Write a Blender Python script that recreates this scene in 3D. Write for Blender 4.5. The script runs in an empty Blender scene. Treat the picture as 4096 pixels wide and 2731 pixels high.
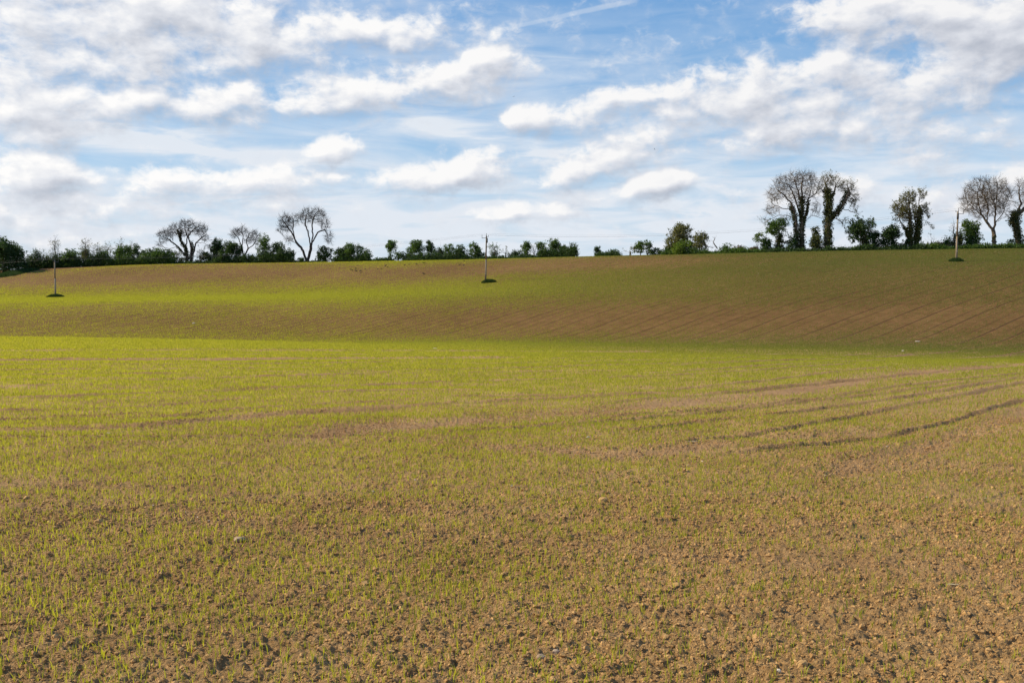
import bpy, math, random
import numpy as np
rng = np.random.default_rng(7); random.seed(7)
scene = bpy.context.scene
COL = scene.collection
R = math.radians

# ------------------------------------------------------------------ camera geometry
FPX = 3982.2                       # focal length in photo pixels (35 mm on 36 mm)
HY = 1150.0                        # eye level row in the photo
PITCH = math.atan((1365.5-HY)/FPX)
CAMH = 2.0
cp, sp = math.cos(PITCH), math.sin(PITCH)
def ray(px, py):
    rt = (px-2048.0)/FPX; up = (1365.5-py)/FPX
    yy = cp+up*sp; zz = -sp+up*cp
    return rt/yy, zz/yy            # x and z per metre of depth
def at(px, py, d):
    a, b = ray(px, py); return np.array([a*d, d, CAMH+b*d])

# ------------------------------------------------------------------ object helpers
def tag(o, label=None, cat=None, group=None, kind=None):
    if label: o['label'] = label
    if cat: o['category'] = cat
    if group: o['group'] = group
    if kind: o['kind'] = kind
    return o
def empty(name, loc):
    o = bpy.data.objects.new(name, None); COL.objects.link(o); o.location = tuple(float(v) for v in loc)
    o.empty_display_size = .5
    return o
def mesh_np(name, V, F, mats, parent=None, smooth=False, attrs=None, matidx=None, origin=None):
    V = np.asarray(V, dtype=np.float32).reshape(-1, 3)
    if origin is not None: V = V-np.asarray(origin, dtype=np.float32)
    if not isinstance(F, (list, tuple)) or isinstance(F[0][0], (int, np.integer)): F = [F]
    F = [np.asarray(f, dtype=np.int32) for f in F if len(f)]
    me = bpy.data.meshes.new(name)
    me.vertices.add(len(V)); me.vertices.foreach_set('co', V.ravel())
    nl = sum(f.size for f in F); nf = sum(len(f) for f in F)
    me.loops.add(nl); me.polygons.add(nf)
    me.loops.foreach_set('vertex_index', np.concatenate([f.ravel() for f in F]))
    tot = np.concatenate([np.full(len(f), f.shape[1], np.int32) for f in F])
    st = np.concatenate([[0], np.cumsum(tot)[:-1]]).astype(np.int32)
    me.polygons.foreach_set('loop_start', st); me.polygons.foreach_set('loop_total', tot)
    me.polygons.foreach_set('use_smooth', np.full(nf, smooth))
    if matidx is not None: me.polygons.foreach_set('material_index', np.asarray(matidx, np.int32))
    if attrs:
        for k, a in attrs.items():
            at_ = me.attributes.new(k, 'FLOAT', 'POINT'); at_.data.foreach_set('value', np.asarray(a, np.float32))
    me.update(calc_edges=True)
    for m in (mats if isinstance(mats, (list, tuple)) else [mats]): me.materials.append(m)
    o = bpy.data.objects.new(name, me); COL.objects.link(o)
    if parent is not None: o.parent = parent
    elif origin is not None: o.location = tuple(float(v) for v in origin)
    return o

# ------------------------------------------------------------------ numpy noise
def _h(ix, iy, s):
    n = (ix.astype(np.int64)*374761393 + iy.astype(np.int64)*668265263 + s*974711) & 0xffffffff
    n = ((n ^ (n >> 13))*1274126177) & 0xffffffff
    n = (n ^ (n >> 16)) & 0xffffff
    return n/float(0xffffff)
def vnoise(x, y, s=0):
    ix = np.floor(x); iy = np.floor(y); fx = x-ix; fy = y-iy
    fx = fx*fx*(3-2*fx); fy = fy*fy*(3-2*fy)
    a = _h(ix, iy, s); b = _h(ix+1, iy, s); c = _h(ix, iy+1, s); d = _h(ix+1, iy+1, s)
    return (a+(b-a)*fx)*(1-fy)+(c+(d-c)*fx)*fy
def fbm(x, y, s=0, o=4):
    t = 0; a = .5; n = 0
    for i in range(o):
        t = t+a*vnoise(x*2**i+17*i, y*2**i-9*i, s+i); n += a; a *= .5
    return t/n
def sst(a, b, x):
    t = np.clip((x-a)/(b-a), 0, 1); return t*t*(3-2*t)

# ------------------------------------------------------------------ terrain
RX = np.array([-1500, -300, 0, 128, 290, 440, 560, 700, 900, 1140, 1300, 1500, 1700, 1850, 1950, 2120, 2300, 2480, 2700, 2900, 3100, 3276, 3500, 3700, 3900, 4096, 4400, 5600.])
RY = np.array([1100, 1088, 1082, 1076, 1069, 1062, 1056, 1053.5, 1052.5, 1050, 1047, 1042.5, 1040, 1037.5, 1033.5, 1029, 1023, 1018, 1014, 1011, 1006.5, 1003, 999.5, 997, 994.5, 992, 990, 988.])
def ridge(px): return np.interp(px, RX, RY)
KX = np.array([0, 1024, 2048, 3072, 4096.])
KD = np.array([[0, 0, 0, 0, 0], [30, 30, 30, 30, 30], [60, 60, 60, 60, 60], [92, 92, 95, 92, 88], [115, 112, 112, 102, 100],
               [138, 136, 132, 118, 112], [155, 150, 142, 128, 122], [168, 161, 152, 141, 136], [222, 212, 190, 166, 158],
               [250, 238, 218, 190, 182], [285, 275, 250, 215, 205]], float)
KY = np.array([[0]*5, [1540, 1537, 1535, 1535, 1535], [1393, 1402, 1420, 1436, 1450], [1347, 1364, 1390, 1411, 1428], [1395, 1380, 1375, 1394, 1409],
               [1340, 1350, 1346, 1360, 1376], [1255, 1262, 1270, 1285, 1300], [1222, 1222, 1215, 1200, 1190], [1178, 1165, 1135, 1095, 1064],
               [1128, 1105, 1083, 1045, 1020], [0]*5], float)
def cinterp(xq, xs, ys):           # Catmull style smooth interpolation
    m = np.gradient(ys, xs)
    i = np.clip(np.searchsorted(xs, xq)-1, 0, len(xs)-2)
    h = xs[i+1]-xs[i]; t = np.clip((xq-xs[i])/h, 0, 1)
    return ((2*t**3-3*t**2+1)*ys[i]+(t**3-2*t**2+t)*h*m[i]+(-2*t**3+3*t**2)*ys[i+1]+(t**3-t**2)*h*m[i+1])
TN, DSTEP, DMAX = 193, .5, 700.
TT = np.linspace(-.8, .8, TN); DD = np.arange(0, DMAX+DSTEP, DSTEP)
ZT = np.zeros((TN, len(DD))); CREST = np.zeros(TN)
def gsm(a, s, ax):
    k = np.arange(-int(3*s), int(3*s)+1); w = np.exp(-.5*(k/s)**2); w /= w.sum()
    pad = [(0, 0), (0, 0)]; pad[ax] = (len(k)//2,)*2
    p = np.pad(a, pad, mode='edge')
    return np.apply_along_axis(lambda v: np.convolve(v, w, 'valid'), ax, p)
for i, t in enumerate(TT):
    px = 2048+t*FPX; pc = np.clip(px, 0, 4096)
    ds = []; zs = []
    for k in range(11):
        d = float(cinterp(np.array([pc]), KX, KD[k])[0])
        if k == 0: ds.append(0); zs.append(0.); continue
        y = float(cinterp(np.array([pc]), KX, KY[k])[0]) if k < 10 else float(ridge(px))
        ds.append(d); zs.append(CAMH+ray(2048, y)[1]*d)
    CREST[i] = ds[-1]
    zc, dc = zs[-1], ds[-1]
    ds += [dc+14, dc+60, dc+200, DMAX+1]; zs += [zc-.25, zc-1.5, zc-9, zc-16]
    ds.insert(1, 12.); zs.insert(1, -.33)
    ZT[i] = cinterp(DD, np.array(ds), np.array(zs))
ZT = gsm(gsm(ZT, 9, 1), 5, 0)
# gentle roll so the skyline is not ruled
def lookup(tab, t, d):
    ti = np.clip((t-TT[0])/(TT[1]-TT[0]), 0, TN-1.001); di = np.clip(d/DSTEP, 0, len(DD)-1.001)
    a = ti.astype(int); b = di.astype(int); fa = ti-a; fb = di-b
    return (tab[a, b]*(1-fa)+tab[a+1, b]*fa)*(1-fb)+(tab[a, b+1]*(1-fa)+tab[a+1, b+1]*fa)*fb
PHC = math.atan(.78)
def tcoord(x, y):
    r = np.hypot(x, y); ph = np.arctan2(x, y); ap = np.abs(ph)
    inside = ap <= PHC
    t = np.where(inside, np.tan(np.clip(ph, -PHC, PHC)), np.sign(ph)*.78*(1-(ap-PHC)/(math.pi-PHC)))
    d = np.where(inside, y, r*math.cos(PHC))
    return t, d
def terrain(x, y):
    x = np.asarray(x, float); y = np.asarray(y, float)
    t, d = tcoord(x, y)
    return lookup(ZT, t, d)
def crest(px): return float(np.interp((px-2048)/FPX, TT, CREST))
def hit(px, py):                   # point where the view ray through a photo pixel meets the ground
    a, b = ray(px, py); d = np.arange(4, 420, .1)
    g = terrain(a*d, d)-(CAMH+b*d)
    k = np.argmax(g > 0); dd = d[k]
    return np.array([a*dd, dd, float(terrain(np.array([a*dd]), np.array([dd]))[0])])

# working direction of the drill: parallel lines over the whole field
LA = R(45); LU = (math.cos(LA), math.sin(LA)); LN = (-math.sin(LA), math.cos(LA))
def sl(x, y): return x*LN[0]+y*LN[1], x*LU[0]+y*LU[1]
# wheelings in the near field, each a curve over the ground: (points, half width, depth, bareness)
def _trk(pts, w, dep, bare):
    h = np.array([hit(X*1.7415, Y*1.7415)[:2] for X, Y in pts]); return (h[:, 0], h[:, 1], w, dep, bare)
TRACKS = [_trk(*q) for q in [
    ([(640, 1022), (690, 1010), (1000, 977), (1400, 946), (1750, 906), (2100, 858), (2352, 838)], .42, .05, 1.),
    ([(1050, 912), (1400, 905), (1700, 881), (2000, 847), (2330, 832)], .22, .09, .9),
    ([(380, 962), (560, 942), (780, 928), (900, 925)], .25, .08, .8), ([(1560, 1018), (1750, 998), (2000, 950), (2352, 880)], .28, .08, .8),
    ([(0, 890), (600, 865), (1100, 856), (1500, 850)], .2, .09, .9), ([(1900, 1090), (2060, 1050), (2352, 950)], .3, .05, .7),
    ([(0, 946), (400, 930), (700, 905), (1000, 895)], .2, .06, .8), ([(0, 992), (300, 985), (620, 958), (900, 940)], .28, .05, .8),
    ([(0, 828), (600, 826), (1200, 822)], .35, .1, .9), ([(0, 850), (700, 843), (1300, 832), (2000, 812)], .25, .09, .8), ([(0, 872), (500, 868), (1000, 851), (1700, 832), (2100, 815)], .22, .1, .9),
    ([(0, 806), (900, 806), (1500, 808)], .5, .09, .6), ([(1500, 858), (1800, 838), (2352, 808)], .25, .1, .8), ([(1400, 930), (1800, 890), (2200, 850), (2352, 842)], .16, .05, .6),
    ([(0, 1012), (350, 1010), (800, 1000), (1200, 985), (1700, 940), (2352, 865)], .2, .04, .5),
    ([(1080, 1028), (1250, 1037), (1450, 1043), (1700, 1025)], .35, .02, .9), ([(1780, 1010), (1900, 1004), (2010, 998)], .3, .07, .8),
    ([(1950, 1085), (2150, 1075), (2352, 1085)], .3, .03, .7), ([(0, 1170), (300, 1190), (640, 1225), (1000, 1245), (1400, 1268), (1800, 1300), (2352, 1340)], .28, .04, .8),
    ([(0, 1120), (400, 1135), (800, 1160), (1200, 1190), (1700, 1215), (2352, 1235)], .2, .03, .6), ([(500, 1150), (1000, 1190), (1500, 1220), (2000, 1260)], .15, .03, .5),
    ([(0, 1330), (600, 1370), (1200, 1420), (1800, 1440), (2352, 1445)], .18, .03, .4), ([(700, 1120), (1200, 1135), (1700, 1165), (2352, 1180)], .14, .03, .5)]]
L0 = len(TRACKS)
TRACKS += [_trk(q, .15, .03, .8) for q in [
    [(0, 816), (800, 815), (1500, 817)], [(0, 838), (700, 835), (1300, 823), (1800, 813)], [(0, 861), (600, 856), (1200, 844), (1750, 828), (2100, 812)],
    [(200, 908), (900, 882), (1500, 864), (1950, 836)], [(0, 916), (500, 900), (1000, 879)], [(1300, 966), (1700, 936), (2100, 884), (2352, 858)],
    [(1450, 990), (1900, 938), (2352, 868)], [(1700, 1045), (2050, 1000), (2352, 922)], [(700, 950), (1100, 925), (1500, 905)], [(1200, 832), (1700, 822), (2200, 806)],
    [(0, 965), (350, 952)], [(1500, 842), (1900, 826), (2352, 815)]]]
def track_mask(x, y):
    m = np.zeros(x.shape); z = np.zeros(x.shape); global FUR
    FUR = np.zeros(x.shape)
    near = (y > 3) & (y < 110); xn, yn = x[near], y[near]
    mm = np.zeros(xn.shape); zz = np.zeros(xn.shape); fu = np.zeros(xn.shape)
    wob = .12*(vnoise(xn*1.3, yn*.0+3, 5)-.5)+.05*(vnoise(xn*5, yn*0+9, 6)-.5)
    for i, (px_, py_, w, dep, bare) in enumerate(TRACKS):
        g = np.gradient(py_, px_); yy = cinterp(xn, px_, py_); sl_ = np.interp(xn, px_, g)
        thin = i >= L0 or (i < 15 and (w < .27 or i in (3, 9, 10)))
        q = (yn-yy)/np.sqrt(1+sl_*sl_)+wob*(.6 if thin else 1.6); e = sst(px_[0]-.6, px_[0]+.4, xn)*sst(px_[-1]+.6, px_[-1]-.4, xn)
        if px_[-1] > 0 and px_[-1]/py_[-1] > .5: e = sst(px_[0]-.6, px_[0]+.4, xn)
        if px_[0] < 0 and px_[0]/py_[0] < -.5: e = e*0+sst(px_[-1]+.6, px_[-1]-.4, xn)
        e = e*(.7+.3*sst(.25, .5, vnoise(xn*.8+i*7, yn*0+i, 5)))
        ww = (.085 if thin else w*1.1)*np.maximum(1, yn/16.)**.9; bare = min(1., bare*1.3) if (i < 17 or i >= L0) else bare*.8
        v = np.exp(-(q/ww)**2)*e
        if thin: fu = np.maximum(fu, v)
        mm = np.maximum(mm, v*bare); dep = .035 if thin else dep*(.5 if i < 17 else .38); zz = zz-dep*v+dep*1.2*np.exp(-((q-ww*1.5)/(ww*.6))**2)*e
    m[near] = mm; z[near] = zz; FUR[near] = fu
    return m, z

def detail(x, y):
    r = np.hypot(x, y)
    f1 = 1-sst(35, 90, r); f2 = 1-sst(14, 40, r)
    m, tz = track_mask(x, y)
    z = tz*(1-sst(60, 120, r))
    z = z+f1*.09*(fbm(x*.8, y*.8, 3, 3)-.5)
    n = fbm(x*7, y*7, 11, 4)
    z = z+f2*(.065*(n-.5)+.030*(np.abs(fbm(x*14, y*14, 21, 3)-.5)*2)*sst(.35, .65, fbm(x*.9, y*.9, 31, 2)+.15))
    z = z+f2*.026*(vnoise(x*34, y*34, 41)-.5)
    return z, m

# ------------------------------------------------------------------ materials
def nmat(name):
    m = bpy.data.materials.new(name); m.use_nodes = True; nt = m.node_tree; nt.nodes.clear()
    out = nt.nodes.new('ShaderNodeOutputMaterial'); return m, nt, out
def N(nt, typ, **kw):
    n = nt.nodes.new(typ)
    for k, v in kw.items():
        if k == 'inp':
            for kk, vv in v.items(): n.inputs[kk].default_value = vv
        else: setattr(n, k, v)
    return n
def math_(nt, op, a, b=None, c=None, clamp=False):
    n = nt.nodes.new('ShaderNodeMath'); n.operation = op; n.use_clamp = clamp
    for i, v in enumerate([a, b, c]):
        if v is None: continue
        if isinstance(v, (int, float)): n.inputs[i].default_value = v
        else: nt.links.new(v, n.inputs[i])
    return n.outputs[0]
def ramp(nt, fac, stops):
    n = nt.nodes.new('ShaderNodeValToRGB'); cr = n.color_ramp
    while len(cr.elements) < len(stops): cr.elements.new(.5)
    for e, (p, c) in zip(cr.elements, stops): e.position = p; e.color = (*c, 1)
    nt.links.new(fac, n.inputs[0]); return n.outputs[0]
def mixc(nt, fac, a, b, mode='MIX'):
    n = nt.nodes.new('ShaderNodeMix'); n.data_type = 'RGBA'; n.blend_type = mode
    for i, v in ((0, fac), (6, a), (7, b)):
        if isinstance(v, (int, float)): n.inputs[i].default_value = v
        elif isinstance(v, tuple): n.inputs[i].default_value = (*v, 1)
        else: nt.links.new(v, n.inputs[i])
    return n.outputs[2]
def mapr(nt, v, a, b, c=0., d=1., smooth=True):
    n = nt.nodes.new('ShaderNodeMapRange'); n.interpolation_type = 'SMOOTHSTEP' if smooth else 'LINEAR'
    nt.links.new(v, n.inputs[0])
    for i, q in zip((1, 2, 3, 4), (a, b, c, d)): n.inputs[i].default_value = q
    return n.outputs[0]

SOIL = [(.28, (.17, .082, .028)), (.45, (.38, .220, .088)), (.60, (.56, .350, .155)), (.78, (.72, .49, .24))]
def soil_material():
    m, nt, out = nmat('soil')
    geo = N(nt, 'ShaderNodeNewGeometry'); P = geo.outputs['Position']
    att = N(nt, 'ShaderNodeAttribute', attribute_name='track')
    n1 = N(nt, 'ShaderNodeTexNoise', inp={'Scale': 26., 'Detail': 5., 'Roughness': .65}); nt.links.new(P, n1.inputs['Vector'])
    n2 = N(nt, 'ShaderNodeTexNoise', inp={'Scale': .7, 'Detail': 4., 'Roughness': .6}); nt.links.new(P, n2.inputs['Vector'])
    n3 = N(nt, 'ShaderNodeTexNoise', inp={'Scale': .035, 'Detail': 3., 'Roughness': .5}); nt.links.new(P, n3.inputs['Vector'])
    # rotated coordinates along the drilling direction
    mp = N(nt, 'ShaderNodeMapping'); nt.links.new(P, mp.inputs[0]); mp.inputs['Rotation'].default_value = (0, 0, -LA)
    sx = N(nt, 'ShaderNodeSeparateXYZ'); nt.links.new(mp.outputs[0], sx.inputs[0])
    st = N(nt, 'ShaderNodeMapping'); nt.links.new(mp.outputs[0], st.inputs[0]); st.inputs['Scale'].default_value = (.02, 2.0, .1)
    n4 = N(nt, 'ShaderNodeTexNoise', inp={'Scale': 1., 'Detail': 4., 'Roughness': .65}); nt.links.new(st.outputs[0], n4.inputs['Vector'])
    wv = N(nt, 'ShaderNodeTexNoise', inp={'Scale': .03, 'Detail': 1.}); nt.links.new(P, wv.inputs['Vector'])
    w1 = math_(nt, 'MULTIPLY', math_(nt, 'SINE', math_(nt, 'MULTIPLY', sx.outputs[0], .045)), 1.2)
    w2 = math_(nt, 'MULTIPLY', math_(nt, 'SINE', math_(nt, 'ADD', math_(nt, 'MULTIPLY', sx.outputs[0], .11), math_(nt, 'MULTIPLY', sx.outputs[1], .05))), .5)
    s = math_(nt, 'ADD', sx.outputs[1], math_(nt, 'ADD', w1, w2))
    ph = math_(nt, 'DIVIDE', s, 1.45)
    fr = math_(nt, 'SUBTRACT', math_(nt, 'FRACT', ph), .5)
    q = math_(nt, 'ABSOLUTE', fr)
    kf = math_(nt, 'FLOOR', ph)
    wn = math_(nt, 'MULTIPLY_ADD', math_(nt, 'SINE', math_(nt, 'ADD', math_(nt, 'MULTIPLY', kf, 2.4), math_(nt, 'SINE', math_(nt, 'MULTIPLY', kf, .7)))), .5, .5)
    line = math_(nt, 'MULTIPLY', mapr(nt, q, .04, .13, 1., 0.), mapr(nt, wn, 0., 1., .2, 1., False))
    cam = N(nt, 'ShaderNodeVectorMath', operation='LENGTH'); nt.links.new(P, cam.inputs[0])
    far = mapr(nt, cam.outputs['Value'], 55, 100)
    line = math_(nt, 'MULTIPLY', line, far)
    v = math_(nt, 'ADD', math_(nt, 'MULTIPLY', n1.outputs[0], .55), math_(nt, 'MULTIPLY', n2.outputs[0], .36))
    v = math_(nt, 'ADD', v, math_(nt, 'MULTIPLY', n4.outputs[0], .13))
    v = math_(nt, 'ADD', v, math_(nt, 'MULTIPLY', math_(nt, 'SUBTRACT', n3.outputs[0], .5), .30))
    base = ramp(nt, v, SOIL)
    base = mixc(nt, math_(nt, 'MULTIPLY', att.outputs['Fac'], .35), base, (.30, .17, .10))
    at2 = N(nt, 'ShaderNodeAttribute', attribute_name='furrow_shade')        # shade of the thin furrows, painted into the soil colour
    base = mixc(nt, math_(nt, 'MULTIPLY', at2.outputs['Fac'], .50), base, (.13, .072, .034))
    base = mixc(nt, math_(nt, 'MULTIPLY', line, .52), base, (.085, .048, .025))  # shadow lines of the ridges between passes, painted dark on the far slope
    hill = mapr(nt, cam.outputs['Value'], 84, 132)           # soil colour turned darker and redder with distance, over the far slope
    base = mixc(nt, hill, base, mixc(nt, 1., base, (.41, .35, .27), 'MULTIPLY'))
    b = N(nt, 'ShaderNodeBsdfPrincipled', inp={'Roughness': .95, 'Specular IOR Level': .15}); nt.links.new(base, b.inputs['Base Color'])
    bn = N(nt, 'ShaderNodeTexNoise', inp={'Scale': 42., 'Detail': 5., 'Roughness': .7}); nt.links.new(P, bn.inputs['Vector'])
    hh = math_(nt, 'SUBTRACT', math_(nt, 'ADD', bn.outputs[0], n1.outputs[0]), math_(nt, 'MULTIPLY', line, 1.5))
    bp = N(nt, 'ShaderNodeBump', inp={'Strength': 1., 'Distance': .045}); nt.links.new(hh, bp.inputs['Height']); nt.links.new(bp.outputs[0], b.inputs['Normal'])
    nt.links.new(b.outputs[0], out.inputs[0]); return m
def clod_material():
    m, nt, out = nmat('clod_soil')
    geo = N(nt, 'ShaderNodeNewGeometry'); P = geo.outputs['Position']
    n1 = N(nt, 'ShaderNodeTexNoise', inp={'Scale': 60., 'Detail': 4., 'Roughness': .65}); nt.links.new(P, n1.inputs['Vector'])
    v = math_(nt, 'ADD', math_(nt, 'MULTIPLY', n1.outputs[0], .6), math_(nt, 'MULTIPLY', geo.outputs['Random Per Island'], .24))
    base = ramp(nt, v, [(.25, (.27, .14, .050)), (.5, (.48, .285, .114)), (.72, (.64, .405, .175)), (.86, (.76, .52, .25))])
    b = N(nt, 'ShaderNodeBsdfPrincipled', inp={'Roughness': .95, 'Specular IOR Level': .15}); nt.links.new(base, b.inputs['Base Color'])
    bp = N(nt, 'ShaderNodeBump', inp={'Strength': .6, 'Distance': .01}); nt.links.new(n1.outputs[0], bp.inputs['Height']); nt.links.new(bp.outputs[0], b.inputs['Normal'])
    nt.links.new(b.outputs[0], out.inputs[0]); return m
def leaf_material(name, c0, c1, tr=.45, trc=None, scale=3., rough=.6, frontlit=None):
    m, nt, out = nmat(name)
    geo = N(nt, 'ShaderNodeNewGeometry')
    n1 = N(nt, 'ShaderNodeTexNoise', inp={'Scale': scale, 'Detail': 2.}); nt.links.new(geo.outputs['Position'], n1.inputs['Vector'])
    v = math_(nt, 'ADD', math_(nt, 'MULTIPLY', n1.outputs[0], .6), math_(nt, 'MULTIPLY', geo.outputs['Random Per Island'], .5))
    col = mixc(nt, mapr(nt, v, .3, .8), c0, c1)
    if frontlit:                                                 # front-lit look of blades painted in: deeper green towards the east of the far slope
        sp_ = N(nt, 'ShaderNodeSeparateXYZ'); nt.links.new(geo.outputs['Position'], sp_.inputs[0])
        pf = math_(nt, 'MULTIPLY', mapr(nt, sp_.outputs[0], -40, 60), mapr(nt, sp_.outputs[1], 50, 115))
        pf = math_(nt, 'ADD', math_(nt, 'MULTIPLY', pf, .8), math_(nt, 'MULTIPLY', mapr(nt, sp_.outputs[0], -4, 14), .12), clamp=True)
        col = mixc(nt, pf, col, frontlit)
    b = N(nt, 'ShaderNodeBsdfPrincipled', inp={'Roughness': rough, 'Specular IOR Level': .3}); nt.links.new(col, b.inputs['Base Color'])
    t = N(nt, 'ShaderNodeBsdfTranslucent')
    if trc:
        tc = mixc(nt, mapr(nt, v, .3, .8), tuple(x*.7 for x in trc), trc)
        if frontlit: tc = mixc(nt, pf, tc, tuple(x*1.25 for x in frontlit))
    else: tc = mixc(nt, 1., col, (1.35, 1.5, .6), 'MULTIPLY')
    nt.links.new(tc, t.inputs[0])
    mx = N(nt, 'ShaderNodeMixShader'); mx.inputs[0].default_value = tr
    nt.links.new(b.outputs[0], mx.inputs[1]); nt.links.new(t.outputs[0], mx.inputs[2]); nt.links.new(mx.outputs[0], out.inputs[0])
    return m
def plain(name, c0, c1, scale=4., rough=.85, bump=.3, dist=.02, stretch=(1, 1, 1), metal=0.):
    m, nt, out = nmat(name)
    geo = N(nt, 'ShaderNodeNewGeometry'); mp = N(nt, 'ShaderNodeMapping'); mp.inputs['Scale'].default_value = stretch
    nt.links.new(geo.outputs['Position'], mp.inputs[0])
    n1 = N(nt, 'ShaderNodeTexNoise', inp={'Scale': scale, 'Detail': 4., 'Roughness': .6}); nt.links.new(mp.outputs[0], n1.inputs['Vector'])
    col = mixc(nt, mapr(nt, n1.outputs[0], .3, .7), c0, c1)
    b = N(nt, 'ShaderNodeBsdfPrincipled', inp={'Roughness': rough, 'Metallic': metal, 'Specular IOR Level': .3}); nt.links.new(col, b.inputs['Base Color'])
    bp = N(nt, 'ShaderNodeBump', inp={'Strength': bump, 'Distance': dist}); nt.links.new(n1.outputs[0], bp.inputs['Height']); nt.links.new(bp.outputs[0], b.inputs['Normal'])
    nt.links.new(b.outputs[0], out.inputs[0]); return m

M_soil = soil_material(); M_clod = clod_material()
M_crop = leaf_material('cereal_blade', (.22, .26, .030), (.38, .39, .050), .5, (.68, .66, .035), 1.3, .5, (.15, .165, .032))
M_bark = plain('bark', (.10, .075, .05), (.23, .17, .11), 3., .9, .5, .04)
M_barkd = plain('bark_dark', (.055, .043, .032), (.12, .09, .065), 3., .9, .5, .04)
M_twig = plain('twig', (.10, .075, .048), (.18, .135, .085), 1., .9, .0)
M_twigd = plain('twig_dark', (.045, .035, .028), (.08, .06, .045), 1., .9, .0)
M_ivy = leaf_material('ivy_leaf', (.048, .060, .016), (.120, .125, .034), .25, None, .8, .45)
M_lfd = leaf_material('leaf_dark', (0.026, 0.052, 0.014), (0.065, 0.113, 0.026), .3, None, .5)
M_lfm = leaf_material('leaf_mid', (0.045, 0.083, 0.018), (0.112, 0.180, 0.033), .35, None, .5)
M_lfb = leaf_material('leaf_bright', (0.075, 0.119, 0.018), (0.175, 0.237, 0.033), .4, None, .5)
M_lfo = leaf_material('leaf_olive', (0.090, 0.090, 0.031), (0.192, 0.180, 0.060), .35, None, .6)
M_lfr = leaf_material('leaf_russet', (0.072, 0.060, 0.030), (0.180, 0.120, 0.060), .3, None, .9)
M_grass = leaf_material('rough_grass', (.020, .042, .010), (.050, .085, .018), .35, None, 1.2)
M_pole = plain('pole_wood', (.20, .15, .10), (.38, .30, .21), 2., .9, .3, .01, (1, 1, .15))
M_metal = plain('galvanised_steel', (.10, .10, .10), (.17, .17, .17), 6., .5, .1, .003, metal=.3)
M_ins = plain('insulator_glaze', (.05, .035, .03), (.09, .06, .05), 6., .25, .0)
M_box = plain('equipment_case', (.055, .05, .045), (.09, .08, .07), 6., .6, .1)
M_wire = plain('wire_metal', (.10, .10, .11), (.16, .16, .17), 2., .5, .0)
M_crow = plain('crow_feather', (.006, .006, .008), (.016, .016, .020), 20., .5, .2)
M_stone = plain('pale_stone', (.50, .41, .29), (.74, .64, .50), 30., .85, .5, .01)
M_stoneb = plain('buff_stone', (.30, .20, .13), (.46, .34, .23), 30., .9, .5, .01)
M_straw = plain('straw', (.55, .44, .26), (.75, .64, .42), 30., .7, .1)

# ------------------------------------------------------------------ the field
phf = np.linspace(-R(33), R(33), 1180)
phs = np.linspace(R(33), R(62), 150)[1:]                     # the sides, a little coarser
phc = np.concatenate([phs, np.linspace(R(62), R(180), 50)[1:], np.linspace(-R(180), -R(62), 50)[1:], -phs[::-1][1:]])
PHI = np.concatenate([phf, phc])
rs = [.25, .7, 1.3, 2., 2.8, 3.6, 4.2]
while rs[-1] < 120: rs.append(rs[-1]+max(.0055, rs[-1]**2/2600.) if rs[-1] < 30 else rs[-1]+.42)
while rs[-1] < 330: rs.append(rs[-1]+1.0)
while rs[-1] < 6000: rs.append(rs[-1]*1.12)
RR = np.array(rs)
gph, gr = np.meshgrid(PHI, RR)
GX = gr*np.sin(gph); GY = gr*np.cos(gph)
GZ = terrain(GX, GY)+np.where(gr > 2500, -3., 0)
dz, tm = detail(GX, GY)
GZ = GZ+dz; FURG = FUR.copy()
nr, nc = GX.shape
V = np.stack([GX, GY, GZ], -1).reshape(-1, 3)
V = np.vstack([V, [[0, 0, 0]]])
ii = np.arange(nr-1)[:, None]*nc; jj = np.arange(nc)[None, :]; j2 = (jj+1) % nc
quads = np.stack([ii+jj, ii+nc+jj, ii+nc+j2, ii+j2], -1).reshape(-1, 4)
fan = np.stack([np.full(nc, nr*nc), np.arange(nc), (np.arange(nc)+1) % nc], -1)
trk = np.concatenate([tm.ravel(), [0]])
fld = mesh_np('ground', V, [quads[:, ::1], fan], M_soil, smooth=True, attrs={'track': trk, 'furrow_shade': np.concatenate([FURG.ravel(), [0]])})
tag(fld, kind='structure')
print('ground', len(V))
def gz(x, y):
    return terrain(x, y)+detail(np.asarray(x, float), np.asarray(y, float))[0]

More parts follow.
